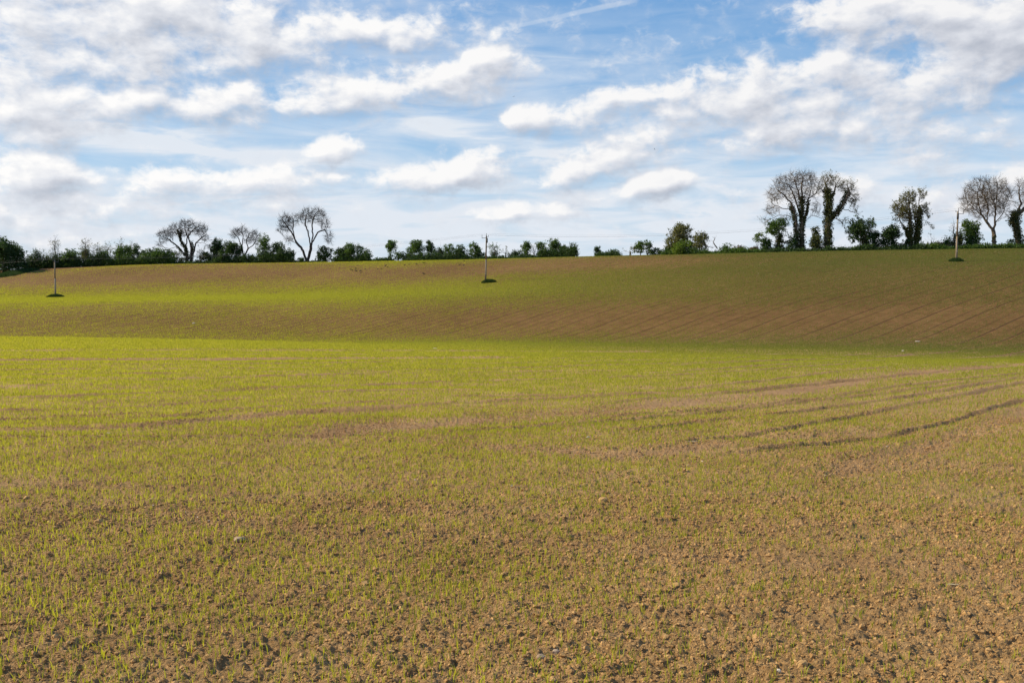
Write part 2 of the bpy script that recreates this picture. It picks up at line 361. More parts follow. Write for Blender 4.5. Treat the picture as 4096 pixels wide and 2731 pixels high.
# ------------------------------------------------------------------ crop: real blades over the whole field
def crop_density(x, y):
    r = np.hypot(x, y); t, d = tcoord(x, y)
    s, l = sl(x, y)
    m = .55+.9*fbm(x*.35, y*.35, 51, 3)                   # patches
    m = m*(.45+1.1*np.where(r > 105, fbm(s*.9, l*.12, 61, 3), fbm(s*.25+.8*y, s*0+.07*x, 62, 3)))                 # streaks along the rows
    m = m*(.5+1.0*fbm(x*.03, y*.03, 71, 2))
    tr, _ = track_mask(x, y)
    m = m*np.clip(1-1.25*tr, 0, 1)
    # passes on the far slope
    wob = s+1.2*np.sin(l*.045)+.5*np.sin(l*.11+s*.05)
    kk = np.floor(wob/1.45); q = np.abs(wob/1.45-kk-.5)
    st = .35+.65*(.5+.5*np.sin(kk*2.4+np.sin(kk*.7)))
    m = m*(1-.85*st*(1-sst(.07, .14, q))*sst(60, 95, r))
    px = 2048+t*FPX
    # thinner on the steep foot of the far slope and on the shoulder right of the middle pole, fuller on the bench
    foot = np.interp(px, [0, 1024, 2048, 3072, 4096], [150, 148, 141, 130, 124]); wid = np.interp(px, [0, 2048, 4096], [13, 10, 11])
    m = m*(1-.75*np.exp(-((d-foot)/wid)**2)*(.6+.4*sst(300, 2600, px)))
    m = m*(1+.45*np.exp(-((d-foot+24)/11)**2)*sst(600, 2400, px))
    ben = np.interp(px, [0, 1024, 2048, 3072, 4096], [197, 190, 174, 153, 148])
    m = m*(1+.9*np.exp(-((d-ben)/16)**2)*(1-.55*sst(2300, 3600, px)))
    up = np.interp(px, [0, 1024, 2048, 3072, 4096], [252, 240, 222, 196, 186])
    m = m*(1-.78*np.exp(-((d-up)/17)**2)*(1-sst(2500, 3600, px)))
    m = m*(1-.6*sst(228, 246, d)*(1-sst(1250, 1600, px)))
    m = m*(1-.5*np.exp(-((px-1750)/450.)**2-((d-226)/18.)**2))
    m = m*(1+1.3*np.exp(-((px-1560)/330.)**2-((d-262)/16.)**2))
    m = m*(1+1.1*sst(2600, 3600, px)*sst(140, 160, d))
    m = m*(1+.35*sst(.05, -.5, t)*(d < 110)*sst(10, 40, r))
    m = m*(1-.45*sst(60, 92, d)*sst(118, 100, d)*sst(700, 2400, px))
    m = m*(1-.32*sst(15, 6, r)*(.5+.7*sst(-.3, .3, t)))
    m = m*(1-.25*sst(-.1, .4, t)*sst(15, 30, r)*(d < 100))
    m = m*(1-.25*sst(40, 95, d)*sst(115, 100, d)*(px < 2000))
    m = m*(1-.4*sst(.05, .5, t)*(d < 60))
    return np.clip(m, 0, 3)
N0, RL = 900., 14.
PH = R(32)
rmin, rmax = 4.4, 300.
ntot = int(N0*2*PH*((RL**2-rmin**2)/2+RL*(rmax-RL)))
u = rng.random(ntot)
a0 = (RL**2-rmin**2)/2; a1 = RL*(rmax-RL); uu = u*(a0+a1)
rr = np.where(uu < a0, np.sqrt(rmin**2+2*uu), RL+(uu-a0)/RL)
pp = rng.uniform(-PH, PH, ntot)
ns_ = int(N0*2*R(28)*((RL**2-rmin**2)/2+RL*(70-RL)))      # the field goes on to both sides of the view
u2 = rng.random(ns_); a2 = RL*(70-RL); v2 = u2*(a0+a2)
rr = np.concatenate([rr, np.where(v2 < a0, np.sqrt(rmin**2+2*v2), RL+(v2-a0)/RL)])
pp = np.concatenate([pp, rng.uniform(PH, R(60), ns_)*np.sign(rng.random(ns_)-.5)]); ntot = ntot+ns_
bx_ = rr*np.sin(pp); by_ = rr*np.cos(pp)
# snap two thirds of the plants to the drill rows
s, l = sl(bx_, by_)
snap = (rng.random(ntot) < .65) & (rr < 40)
s2 = np.where(snap, np.round(s/.14)*.14+rng.normal(0, .016, ntot), s)
bx_ = s2*LN[0]+l*LU[0]; by_ = s2*LN[1]+l*LU[1]
keep = rng.random(ntot)*1.22 < crop_density(bx_, by_)
tcc, dcc = tcoord(bx_, by_)
cr = np.interp(tcc, TT, CREST)
keep &= (dcc < cr+6) & (by_ > 2)
kx = np.interp(tcc, (KX-2048)/FPX, [1, .8, .2, 0, 0])
keep &= ~((dcc > 103) & (dcc < 128) & (kx > .7))     # valley floor hidden behind the near crest
bx_, by_, rr = bx_[keep], by_[keep], rr[keep]
print('blades', len(bx_))
def build_blades(x, y, r, near):
    n = len(x); z = gz(x, y)-.004
    lod = np.maximum(1, r/RL)
    w = .0052*lod*rng.uniform(.7, 1.3, n)*.5
    h = rng.uniform(.035, .085, n)*(1+.10*np.minimum(lod, 6)/6)
    h = np.where(rng.random(n) < .08, h*1.35, h)
    a = rng.uniform(0, 2*np.pi, n); c, s_ = np.cos(a), np.sin(a)
    la = rng.uniform(0, 2*np.pi, n); lean = h*np.abs(rng.normal(0, .38, n)); lx, ly = np.cos(la)*lean, np.sin(la)*lean
    P = np.stack([x, y, z], -1); W = np.stack([c*w, s_*w, 0*w], -1)
    if near:
        m_ = P+np.stack([lx*.35, ly*.35, h*.55], -1); t_ = P+np.stack([lx, ly, h*(1-.12*(lean/h))], -1)
        V = np.stack([P-W*.6, P+W*.6, m_+W, m_-W, t_], 1).reshape(-1, 3)
        b = np.arange(n)[:, None]*5
        return V, b+np.array([[0, 1, 2, 3]]), b+np.array([[3, 2, 4]])
    t_ = P+np.stack([lx, ly, h], -1)
    V = np.stack([P-W*1.1, P+W*1.1, t_+W*.45, t_-W*.45], 1).reshape(-1, 3)
    b = np.arange(n)[:, None]*4
    return V, b+np.array([[0, 1, 2, 3]]), None
nr_ = rr < 28
V1, Q1, T1 = build_blades(bx_[nr_], by_[nr_], rr[nr_], True)
# side leaves for the nearest plants: second blade from the same foot
n2 = (rr < 20) & (rng.random(len(rr)) < .55)
V1b, Q1b, T1b = build_blades(bx_[n2], by_[n2], rr[n2], True)
V2, Q2, _ = build_blades(bx_[~nr_], by_[~nr_], rr[~nr_], False)
k1 = len(V1); k2 = k1+len(V1b)
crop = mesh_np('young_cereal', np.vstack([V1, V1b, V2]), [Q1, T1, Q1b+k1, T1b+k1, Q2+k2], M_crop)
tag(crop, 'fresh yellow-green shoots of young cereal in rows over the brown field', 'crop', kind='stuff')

# ------------------------------------------------------------------ clods
def ico(sub):
    import bmesh
    bm = bmesh.new(); bmesh.ops.create_icosphere(bm, subdivisions=sub, radius=1)
    v = np.array([q.co[:] for q in bm.verts]); f = np.array([[q.index for q in p.verts] for p in bm.faces]); bm.free()
    return v, f
IV1, IF1 = ico(1); IV2, IF2 = ico(2)
def clods(n, r0, r1, s0, s1, IV, IF, pw=2.2, thr=.0):
    r = np.sqrt(rng.uniform(r0*r0, r1*r1, n)); p = rng.uniform(-R(32), R(32), n)
    k_ = rng.random(n) < .38; p = np.where(k_, np.sign(p)*rng.uniform(R(30), R(58), n), p)
    x = r*np.sin(p); y = r*np.cos(p)
    dens = sst(.25, .7, fbm(x*.7, y*.7, 91, 3)+.12*sst(-2, 6, x*.5+6-y*.25))
    tr, _ = track_mask(x, y)
    k = rng.random(n) < .25+.75*dens; x, y, r = x[k], y[k], r[k]; n = len(x)
    sz = s0*(1-rng.random(n)*(1-(s1/s0)**-pw))**(-1/pw)
    z = gz(x, y)+sz*.05
    B = IV[None]*(1+rng.normal(0, .24, (n, len(IV), 1)))
    B = B*np.stack([rng.uniform(.8, 1.3, n), rng.uniform(.8, 1.3, n), rng.uniform(.55, .95, n)], -1)[:, None]
    a = rng.uniform(0, 6.28, n); c, s_ = np.cos(a)[:, None], np.sin(a)[:, None]
    B = np.stack([B[..., 0]*c-B[..., 1]*s_, B[..., 0]*s_+B[..., 1]*c, B[..., 2]], -1)*sz[:, None, None]
    B = B+np.stack([x, y, z], -1)[:, None]
    return B.reshape(-1, 3), (np.arange(n)[:, None, None]*len(IV)+IF[None]).reshape(-1, 3)
parts = [clods(240000, 4.6, 11, .0045, .020, IV1, IF1, 2.6), clods(1300, 4.6, 13, .011, .034, IV2, IF2, 3.0), clods(120000, 10, 22, .0075, .022, IV1, IF1, 2.8), clods(16000, 20, 45, .014, .032, IV1, IF1, 3.)]
Vs, Fs, k = [], [], 0
for v, f in parts: Vs.append(v); Fs.append(f+k); k += len(v)
o = mesh_np('soil_clods', np.vstack(Vs), np.vstack(Fs), M_clod, smooth=False)
tag(o, 'crumbly brown soil clods and crumbs strewn over the tilled ground', 'soil clods', kind='stuff')
# pale flint chips all over the field
n = 3600
r = rng.uniform(10, 260, n); p = rng.uniform(-R(31), R(31), n); x = r*np.sin(p); y = r*np.cos(p)
sz = rng.uniform(.006, .014, n)*np.maximum(1, r/30)**.55
B = IV1[None]*(1+rng.normal(0, .2, (n, len(IV1), 1)))*np.array([1.2, .9, .6])*sz[:, None, None]+np.stack([x, y, gz(x, y)+sz*.6], -1)[:, None]
o = mesh_np('stone_chips', B.reshape(-1, 3), (np.arange(n)[:, None, None]*len(IV1)+IF1[None]).reshape(-1, 3), M_stone)
tag(o, 'tiny pale stone chips scattered over the soil', 'stone chips', kind='stuff')

# named stones and lumps (photo pixel, half width in photo px)
def stone(name, px, py, hw, mat, label, cat, sq=.6, rot=0., asp=1.):
    p = hit(px, py); s_ = hw*p[1]/FPX
    v = IV2*(1+rng.normal(0, .10, (len(IV2), 1)))
    v = np.sign(v)*np.abs(v)**.85*np.array([1*asp, .8, sq])*s_
    c, q = math.cos(rot), math.sin(rot); v = v@np.array([[c, 0, -q], [0, 1, 0], [q, 0, c]])
    p = p+np.array([0, 0, float(detail(np.array([p[0]]), np.array([p[1]]))[0][0])+s_*sq*.45])
    o = mesh_np(name, v+p, IF2, mat, smooth=False, origin=p); tag(o, label, cat)
    return o
stone('stone', 775, 1294, 6, M_stone, 'small white stone lying alone on the brown foot of the far slope', 'stone', .5)
stone('stone', 1738, 1396, 9, M_stone, 'flat white stone at the top of the bright green near field, left of centre', 'stone', .35, 0, 1.3)
stone('stone', 3671, 1367, 8, M_stone, 'long pale stone on the dark slope low down at the right', 'stone', .3, 0, 1.4)
stone('stone', 3611, 1406, 5, M_stone, 'small white stone in the green dip, nearest right of two', 'stone', .8)
stone('stone', 435, 1747, 8, M_stone, 'whitish round stone in the green crop at the left', 'stone', .8)
stone('stone', 2352, 1756, 7, M_stone, 'whitish stone in the crop just right of the middle of the field', 'stone', .7)
stone('stone', 2820, 2526, 13, M_stone, 'bright white pebble in bare soil near the bottom, right of centre', 'stone', .45)
stone('stone', 960, 2175, 22, M_stoneb, 'broad buff stone half buried in soil at left foreground', 'stone', .5)
stone('stone', 2225, 2638, 17, M_stoneb, 'angular buff stone at the bottom edge, upper of two', 'stone', .8)
stone('stone', 2163, 2668, 17, M_stoneb, 'angular buff stone at the bottom edge, lower left of two', 'stone', .8, .2)
stone('stone', 3378, 2630, 8, M_stone, 'white pebble among clods in the lower right foreground', 'stone', .8)
stone('stone', 3115, 2716, 10, M_stone, 'white pebble on the very bottom edge right of centre', 'stone', .9)
stone('soil_clod', 395, 2105, 19, M_clod, 'dark lump of earth casting a black shadow in the left foreground', 'soil clod', .75)
stone('soil_clod', 2412, 2025, 20, M_clod, 'dark lump of earth among shoots right of centre', 'soil clod', .7)
stone('soil_clod', 2040, 2310, 16, M_clod, 'rounded lump of earth in the middle foreground', 'soil clod', .8)
stone('soil_clod', 3210, 2700, 24, M_clod, 'largest rounded clod on the bottom edge at right', 'soil clod', .75)
def straw(px, py, L, ang, label):
    p = hit(px, py); p[2] += float(detail(np.array([p[0]]), np.array([p[1]]))[0][0])+.02
    Lm = L*p[1]/FPX; dx, dy = math.cos(ang), math.sin(ang); w = max(.003, Lm*.03)
    v = []
    for k in range(5):
        q = (k/4-.5)*Lm; b = .04*Lm*math.sin(k*1.3)
        for a in range(4):
            aa = a*math.pi/2; v.append([dx*q-dy*(b+math.cos(aa)*w), dy*q+dx*(b+math.cos(aa)*w), w*math.sin(aa)+.02*Lm*k/4])
    f = [[k*4+a, k*4+(a+1) % 4, k*4+4+(a+1) % 4, k*4+4+a] for k in range(4) for a in range(4)]+[[3, 2, 1, 0], [16, 17, 18, 19]]
    tag(mesh_np('straw', np.array(v)+p, f, M_straw, origin=p), label, 'straw')
straw(2945, 1757, 30, .5, 'pale straw lying in the crop at right of centre')
straw(2770, 1778, 40, .1, 'pale straw lying flat just left of another straw')
straw(1010, 2282, 40, .2, 'pale straw on bare soil at the left foreground')
straw(3810, 2372, 44, -.2, 'pale broken straw on bare soil at the right foreground')

# ------------------------------------------------------------------ tree machinery
def tubes(A, B, ra, rb, k):
    """frusta between point arrays"""
    n = len(A); D = B-A; L = np.linalg.norm(D, axis=1, keepdims=True); D = D/np.maximum(L, 1e-6)
    ref = np.where(np.abs(D[:, 2:3]) < .9, np.array([[0, 0, 1.]]), np.array([[1., 0, 0]]))
    U = np.cross(D, ref); U /= np.linalg.norm(U, axis=1, keepdims=True); W = np.cross(D, U)
    an = np.arange(k)*2*np.pi/k; c = np.cos(an)[None, :, None]; s_ = np.sin(an)[None, :, None]
    ring = U[:, None]*c+W[:, None]*s_
    Va = A[:, None]+ring*ra[:, None, None]; Vb = B[:, None]+ring*rb[:, None, None]
    V = np.concatenate([Va, Vb], 1).reshape(-1, 3)
    i = np.arange(k); j = (i+1) % k
    F = np.stack([i, j, j+k, i+k], -1)[None]+(np.arange(n)*2*k)[:, None, None]
    return V, F.reshape(-1, 4)
def leaves(P, size, up=0.):
    n = len(P)
    d = rng.normal(size=(n, 3)); d[:, 2] = d[:, 2]*.7+up; d /= np.linalg.norm(d, axis=1, keepdims=True)
    e = rng.normal(size=(n, 3)); e = np.cross(d, e); e /= np.linalg.norm(e, axis=1, keepdims=True)
    s_ = (size*rng.uniform(.6, 1.4, n))[:, None]
    V = np.stack([P-d*s_*.5, P+e*s_*.33, P+d*s_*.5, P-e*s_*.33], 1).reshape(-1, 3)
    F = (np.arange(n)*4)[:, None]+np.array([[0, 1, 2, 3]])
    return V, F
def colonise(nodes, par, att, step, kill, infl, iters=90):
    nodes = list(map(np.array, nodes)); par = list(par)
    att = att.copy(); P = np.array(nodes)
    D = np.linalg.norm(att[:, None]-P[None], axis=2); idx = D.argmin(1); dm = D.min(1)
    alive = dm > kill*.6; att, idx, dm = att[alive], idx[alive], dm[alive]
    for it in range(iters):
        if not len(att): break
        a = dm < infl
        if not a.any(): a = dm <= dm.min()+1
        ui, inv = np.unique(idx[a], return_inverse=True)
        dirs = att[a]-P[idx[a]]; dirs /= np.linalg.norm(dirs, axis=1, keepdims=True)
        S = np.zeros((len(ui), 3)); np.add.at(S, inv, dirs)
        S += rng.normal(0, .25, S.shape); S /= np.linalg.norm(S, axis=1, keepdims=True)+1e-9
        new = P[ui]+S*step
        n0 = len(P); P = np.vstack([P, new]); par += list(ui)
        D = np.linalg.norm(att[:, None]-new[None], axis=2); k = D.argmin(1); d2 = D.min(1)
        c = d2 < dm; idx = np.where(c, k+n0, idx); dm = np.where(c, d2, dm)
        al = dm > kill; att, idx, dm = att[al], idx[al], dm[al]
    return P, np.array(par)
def zp(z, X, Y):
    ox, oy = {2: (600, 780), 5: (2600, 640), 6: (3276, 640), 1: (0, 780), 3: (1300, 780), 4: (2000, 780)}[z]
    return ox+X/2.868, oy+Y/2.868
def bare_tree(name, z, dep, limbs, env, label, trad=.45, natt=900, ivy=None, leaf=None, leafn=0, leafs=.16, dark=False, twign=6, step=.42):
    """limbs: polylines in enlarged-photo coordinates, first starts at the foot"""
    base = limbs[0][0]; bx0, by0 = zp(z, *base)
    foot = at(bx0, by0, dep); foot[2] = float(terrain(np.array([foot[0]]), np.array([foot[1]]))[0])-.1
    zoff = foot[2]-at(bx0, by0, dep)[2]
    def w(X, Y, dy=0.):
        px, py = zp(z, X, Y); q = at(px, py, dep); q[1] += dy; return q
    nodes = []; par = []; mn = []
    for li, lm in enumerate(limbs):
        dirn = random.uniform(-1, 1)*.5 if li else 0
        pts = []
        L = 0
        if nodes:
            st = w(*lm[0]); d_ = [np.linalg.norm((n_-st)*np.array([1, .2, 1])) for n_ in nodes]; p0 = int(np.argmin(d_)); y0 = nodes[p0][1]-dep
            if li and lm[0][1] > limbs[0][0][1]-60 and d_[p0] > .4:   # separate stem from the ground
                p0 = 0; y0 = 0
        else: p0 = -1; y0 = 0
        cur = None
        for k, (X, Y) in enumerate(lm):
            L = k
            q = w(X, Y, y0+dirn*k*1.0+random.uniform(-.2, .2))
            if k == 0:
                if p0 >= 0: cur = p0; prev = nodes[p0]; 
                if p0 < 0: q = foot.copy(); nodes.append(q); par.append(-1); cur = 0; prev = q
                elif li and p0 == 0:
                    q = w(X, Y, y0); q[2] = max(q[2], foot[2]); nodes.append(q); par.append(0); cur = len(nodes)-1; prev = q
                continue
            seg = np.linalg.norm(q-prev); m_ = max(1, int(seg/.5))
            for j in range(1, m_+1):
                pt = prev+(q-prev)*j/m_
                if j < m_: pt = pt+rng.normal(0, .07, 3)
                nodes.append(pt); par.append(cur); cur = len(nodes)-1
            prev = q
    nsk = len(nodes)
    # attraction points through the crown volume
    vol = np.array([e[2]*e[3]*(e[2]+e[3])*(e[4] if len(e) > 4 else 1) for e in env], float); cnt = (vol/vol.sum()*natt*(2.5 if dark else 1.9)).astype(int)
    att = []
    for e, c in zip(env, cnt):
        g = rng.normal(size=(c, 3)); g /= np.linalg.norm(g, axis=1, keepdims=True); g *= (rng.random((c, 1))**(1/2.1))
        m2 = dep/FPX/2.868
        ctr = w(e[0], e[1]); g = g*(1+.22*(vnoise(g[:, 0:1]*3+e[0], g[:, 2:3]*3+g[:, 1:2], 3)-.6)); q_ = g*np.array([e[2]*m2, (e[2]+e[3])*.5*m2, e[3]*m2])
        q_ = q_[vnoise(q_[:, 0]*.9+e[0], q_[:, 2]*.9+q_[:, 1]*.5, 12) > rng.random(len(q_))*.45]; att.append(ctr+q_)
    att = np.vstack(att); att = att[att[:, 2] > foot[2]+1.2]
    P, par = colonise(nodes, par, att, step, step*1.25, 5., 80)
    n = len(P); cntl = np.zeros(n); ch = np.zeros(n, int)
    for i in range(1, n): ch[par[i]] += 1
    cntl[ch == 0] = 1
    for i in range(n-1, 0, -1): cntl[par[i]] += cntl[i]
    rad = .022*np.maximum(cntl, 1)**.42; rad = rad*(1+0*rad)
    sc = trad/rad[0]; rad = .015+(trad-.015)*((cntl-1)/max(cntl[0]-1, 1))**.74
    I = np.arange(1, n); A, Bp = P[par[I]], P[I]; ra, rb = rad[par[I]], rad[I]; ra = np.minimum(ra, rb*1.6)
    root = empty(name, foot); tag(root, label, 'tree')
    big = rb > .055
    Vt, Ft = tubes(A[big], Bp[big], ra[big], rb[big], 7)
    # root flare
    Vf, Ff = tubes(np.array([foot-[0, 0, .3]]), np.array([foot+[0, 0, .7]]), np.array([trad*1.5]), np.array([trad*1.0]), 9)
    mesh_np('trunk', np.vstack([Vt, Vf]), np.vstack([Ft, Ff+len(Vt)]), M_barkd if dark else M_bark, root, True, origin=foot)
    Va, Fa = tubes(A[~big], Bp[~big], ra[~big], rb[~big], 3)
    # fine twigs
    thin = np.where(rad < .05)[0]; thin = thin[thin > nsk*0]
    src = np.repeat(thin, twign); q = P[src]
    pd = P[src]-P[np.maximum(par[src], 0)]; pd /= np.linalg.norm(pd, axis=1, keepdims=True)+1e-6
    d1 = pd+rng.normal(0, .38, q.shape)+np.array([0, 0, .25]); d1 /= np.linalg.norm(d1, axis=1, keepdims=True)
    l1 = rng.uniform(.3, .95, (len(q), 1)); e1 = q+d1*l1
    d2 = d1+rng.normal(0, .3, q.shape)+np.array([0, 0, .25]); d2 /= np.linalg.norm(d2, axis=1, keepdims=True); e2 = e1+d2*l1*.8
    r0 = np.full(len(q), .0165 if dark else .0125); Vb, Fb = tubes(q, e1, r0, r0*.8, 3); Vc, Fc = tubes(e1, e2, r0*.8, r0*.5, 3)
    mesh_np('crown', np.vstack([Va, Vb, Vc]), np.vstack([Fa, Fb+len(Va), Fc+len(Va)+len(Vb)]), M_twigd if dark else M_twig, root, False, origin=foot)
    if leaf is not None and leafn:
        cand = np.vstack([e1, e2]); pk = cand[rng.integers(0, len(cand), leafn//6)]
        pk = np.repeat(pk, 6, 0)+rng.normal(0, .12, (len(pk)*6, 3))
        Vl, Fl = leaves(pk, leafs); mesh_np('leaves', Vl, Fl, leaf, root, origin=foot)
    if ivy:
        pts = []
        for (ytop, yb, rr_, dn, lmi) in ivy:       # ivy on limb lmi between heights
            lm = limbs[lmi]; wp = [w(*q) for q in lm]
            for a, b in zip(wp[:-1], wp[1:]):
                seg = np.linalg.norm(b-a); nn = int(seg*dn*4.5)
                t = rng.random(nn)[:, None]; c = a+(b-a)*t
                # match depth to grown skeleton
                g = rng.normal(size=(nn, 3)); g /= np.linalg.norm(g, axis=1, keepdims=True)
                c = c+g*(rr_*rng.uniform(.35, 1.05, (nn, 1))*(0.75+.5*vnoise(c[:, 2]*1.3, c[:, 0]*.7, 9)[:, None]))
                zt = w(0, ytop)[2]; zb = w(0, yb)[2]
                f = (c[:, 2] < zt+rng.normal(0, .4, nn)) & (c[:, 2] > zb-.3)
                pts.append(c[f])
        pts = np.vstack(pts); Vl, Fl = leaves(pts, .32); mesh_np('ivy', Vl, Fl, M_ivy, root, origin=foot)
    return root
def bush(px, top, w_, mat, label, name='bush', cat='bush', dens=1., dep=None, base=None, stems=3, trunk=0., ragged=.5, low=0., lean=0., leafs=.28, lobes=None):
    w_ = w_*1.2; top = top-2
    rb = ridge(px) if base is None else base
    d = (crest(px)+random.uniform(2.5, 6)) if dep is None else dep
    foot = at(px, rb, d); foot[2] = float(terrain(np.array([foot[0]]), np.array([foot[1]]))[0])-.05
    m = d/FPX; H = (rb-top)*m+.25; Wd = w_*m*.5
    root = empty(name, foot); tag(root, label, cat)
    cb = trunk*H                                       # crown bottom
    hc = (H-cb)
    nl = lobes or max(6, int(4+Wd*3.2))
    C = []; S = []
    for i in range(nl):
        u_ = random.uniform(-1, 1); v_ = random.random()**.8
        lim = math.sqrt(max(.08, 1-(max(0, v_-.35)/.72)**2))
        rad = Wd*random.uniform(.24, .46)
        rz = min(rad*random.uniform(.9, 1.5), hc*.34)
        cx = u_*max(0, Wd*lim-rad*.8)+lean*v_*Wd; cz = cb+rz*.6+v_*(hc-rz*1.6)
        C.append([cx, random.uniform(-.6, .6)*Wd, cz]); S.append([rad, rad, rz])
    C.append([lean*Wd*.8+random.uniform(-.3, .3)*Wd, 0, cb+hc-hc*.24]); S.append([Wd*.5, Wd*.5, hc*.24]); C.append([random.uniform(-.55, .55)*Wd, 0, cb+hc-hc*.36]); S.append([Wd*.45, Wd*.5, hc*.26])
    C.append([0, 0, cb+hc*.45]); S.append([Wd*.72, Wd*.7, hc*.42])
    if trunk < .02:                            # leafy down to the ground
        for u_ in (-.62, -.2, .25, .6): C.append([u_*Wd, 0, hc*.16]); S.append([Wd*.36, Wd*.5, hc*.17])
    C = np.array(C); S = np.array(S)
    area = (2*Wd*hc)
    ncl = max(14, int(area*6.0*dens))
    w8 = S[:, 0]*S[:, 2]; li = rng.choice(len(C), ncl, p=w8/w8.sum())
    g = rng.normal(size=(ncl, 3)); g /= np.linalg.norm(g, axis=1, keepdims=True); g *= rng.uniform(.45, 1.3, (ncl, 1))
    cc = C[li]+g*S[li]
    # sprays that poke out of the outline
    ns = int(ncl*.45*ragged); si = rng.integers(0, ncl, ns); up = rng.normal(0, .4, (ns, 3)); up[:, 2] = np.abs(up[:, 2])+.55
    sp_ = cc[si]+up*Wd*.28; 
    per = 24
    pts = np.repeat(cc, per, 0)+rng.normal(0, .24, (ncl*per, 3))*np.array([1, 1, .8])
    p2 = np.repeat(sp_, 9, 0)+rng.normal(0, .15, (ns*9, 3))*np.array([.8, .8, 1.5])
    pts = np.vstack([pts, p2]); pts = pts[(pts[:, 2] > max(.02, cb*.8)) & (pts[:, 2] < H+.25)]
    if low: pts = np.vstack([pts, rng.normal(0, 1, (int(260*low), 3))*np.array([Wd*.5, Wd*.4, .25])+[0, 0, .35]])
    Vl, Fl = leaves(pts, leafs, .1)
    # stems
    A, B, ra, rb_ = [], [], [], []
    for i in range(stems):
        a = np.array([0, 0, -.1]); tgt = C[random.randrange(len(C))].copy()
        r0 = .05+.035*H*.35; prev = a
        for k in range(1, 5):
            q = a+(tgt-a)*k/4*np.array([1, 1, 1])+rng.normal(0, .08, 3); q[0] = (tgt[0])*(k/4)**1.1
            A.append(prev); B.append(q); ra.append(r0*(1-.2*(k-1))); rb_.append(r0*(1-.2*k)); prev = q
    Vt, Ft = tubes(np.array(A), np.array(B), np.array(ra), np.array(rb_), 6)
    mesh_np('trunk', Vt, Ft, M_barkd, root, True)
    A, B = [], []
    for i in rng.integers(0, ncl, int(ns*.8)):
        c = cc[i]; A.append(c); B.append(c+rng.normal(0, .35, 3)+np.array([0, 0, .5]))
    if A:
        Vt, Ft = tubes(np.array(A), np.array(B), np.full(len(A), .022), np.full(len(A), .008), 4)
        mesh_np('crown', np.vstack([Vl, Vt]), np.vstack([Fl, Ft+len(Vl)]), [mat, M_barkd], root, matidx=[0]*len(Fl)+[1]*len(Ft))
    else: mesh_np('crown', Vl, Fl, mat, root)
    return root
def hedge(px0, px1, hgt, mat, label, dens=1., back=1.6):
    xs = np.arange(px0, px1, 6.)
    d0 = crest((px0+px1)/2)+back; foot = at((px0+px1)/2, ridge((px0+px1)/2), d0); foot[2] = float(terrain(foot[0:1], foot[1:2])[0])
    P = []
    for px in xs:
        d = crest(px)+back; a, b = ray(px, ridge(px)); x = a*d
        hh = hgt*d/FPX*random.uniform(.6, 1.2)*(.35+1.1*float(fbm(np.array([px*.035]), np.array([3.]), 4, 3)[0]))+.3
        z0 = float(terrain(np.array([x]), np.array([d]))[0])
        n = int(200*dens*hh); p = np.stack([rng.normal(x, .35, n), rng.normal(d, .5, n), z0-.3+np.clip(np.abs(rng.normal(0, .42, n)), 0, .8)*hh+rng.uniform(0, .45, n)*hh], -1)
        P.append(p)
    P = np.vstack(P); Vl, Fl = leaves(P, .28, .15)
    root = empty('hedge', foot); tag(root, label, 'hedge')
    A = []; B = []
    for px in xs[::2]:
        d = crest(px)+back; a, b = ray(px, ridge(px)); x = a*d; z0 = float(terrain(np.array([x]), np.array([d]))[0])
        for k in range(2):
            s_ = np.array([x+random.uniform(-.4, .4), d, z0]); A.append(s_); B.append(s_+[random.uniform(-.4, .4), random.uniform(-.2, .2), hgt*d/FPX*random.uniform(.6, 1.25)+.3])
    Vt, Ft = tubes(np.array(A), np.array(B), np.full(len(A), .03), np.full(len(A), .012), 4)
    mesh_np('foliage', np.vstack([Vl, Vt]), np.vstack([Fl, Ft+len(Vl)]), [mat, M_barkd], root, origin=foot, matidx=[0]*len(Fl)+[1]*len(Ft))
    return root
# ------------------------------------------------------------------ big trees
bare_tree('tree', 2, crest(753)+4, [
    [(430, 785), (425, 700), (405, 600), (355, 530), (335, 460), (312, 400)], [(345, 500), (350, 450), (362, 405)],
    [(470, 785), (478, 690), (485, 600), (468, 520), (458, 430), (470, 330)],
    [(400, 700), (340, 620), (270, 560), (195, 505), (140, 480)], [(290, 605), (230, 615), (160, 600)],
    [(480, 720), (512, 640), (522, 550), (575, 500), (640, 450)], [(520, 545), (600, 545), (670, 580)], [(415, 600), (430, 480), (395, 360)], [(462, 470), (520, 400), (580, 370)]],
    [(180, 470, 95, 75), (290, 400, 80, 75), (430, 345, 100, 60), (570, 400, 100, 75), (620, 480, 60, 60), (130, 560, 55, 45, .7), (650, 580, 35, 50, .6), (380, 420, 120, 60, .5)],
    'broad spreading bare tree with dark ivy-wrapped stems, first large tree from left', .62, 750,
    ivy=[(560, 790, .75, 42, 0), (540, 790, .7, 40, 2), (390, 520, .42, 26, 1), (400, 560, .5, 30, 0), (600, 700, .4, 14, 3)], dark=True)
bare_tree('tree', 2, crest(978)+4, [
    [(1085, 780), (1078, 705), (1052, 600), (1010, 490), (960, 435)], [(1050, 590), (1062, 480), (1040, 400)],
    [(1085, 712), (1130, 620), (1200, 560), (1240, 480)], [(1128, 620), (1110, 520), (1150, 440)]],
    [(990, 440, 72, 62), (1055, 420, 55, 55), (1180, 470, 80, 66), (1120, 520, 60, 50), (1220, 520, 45, 55)],
    'small forked bare tree between the two large bare trees on the left', .34, 480, ivy=[(715, 790, .55, 30, 0)], dark=True)
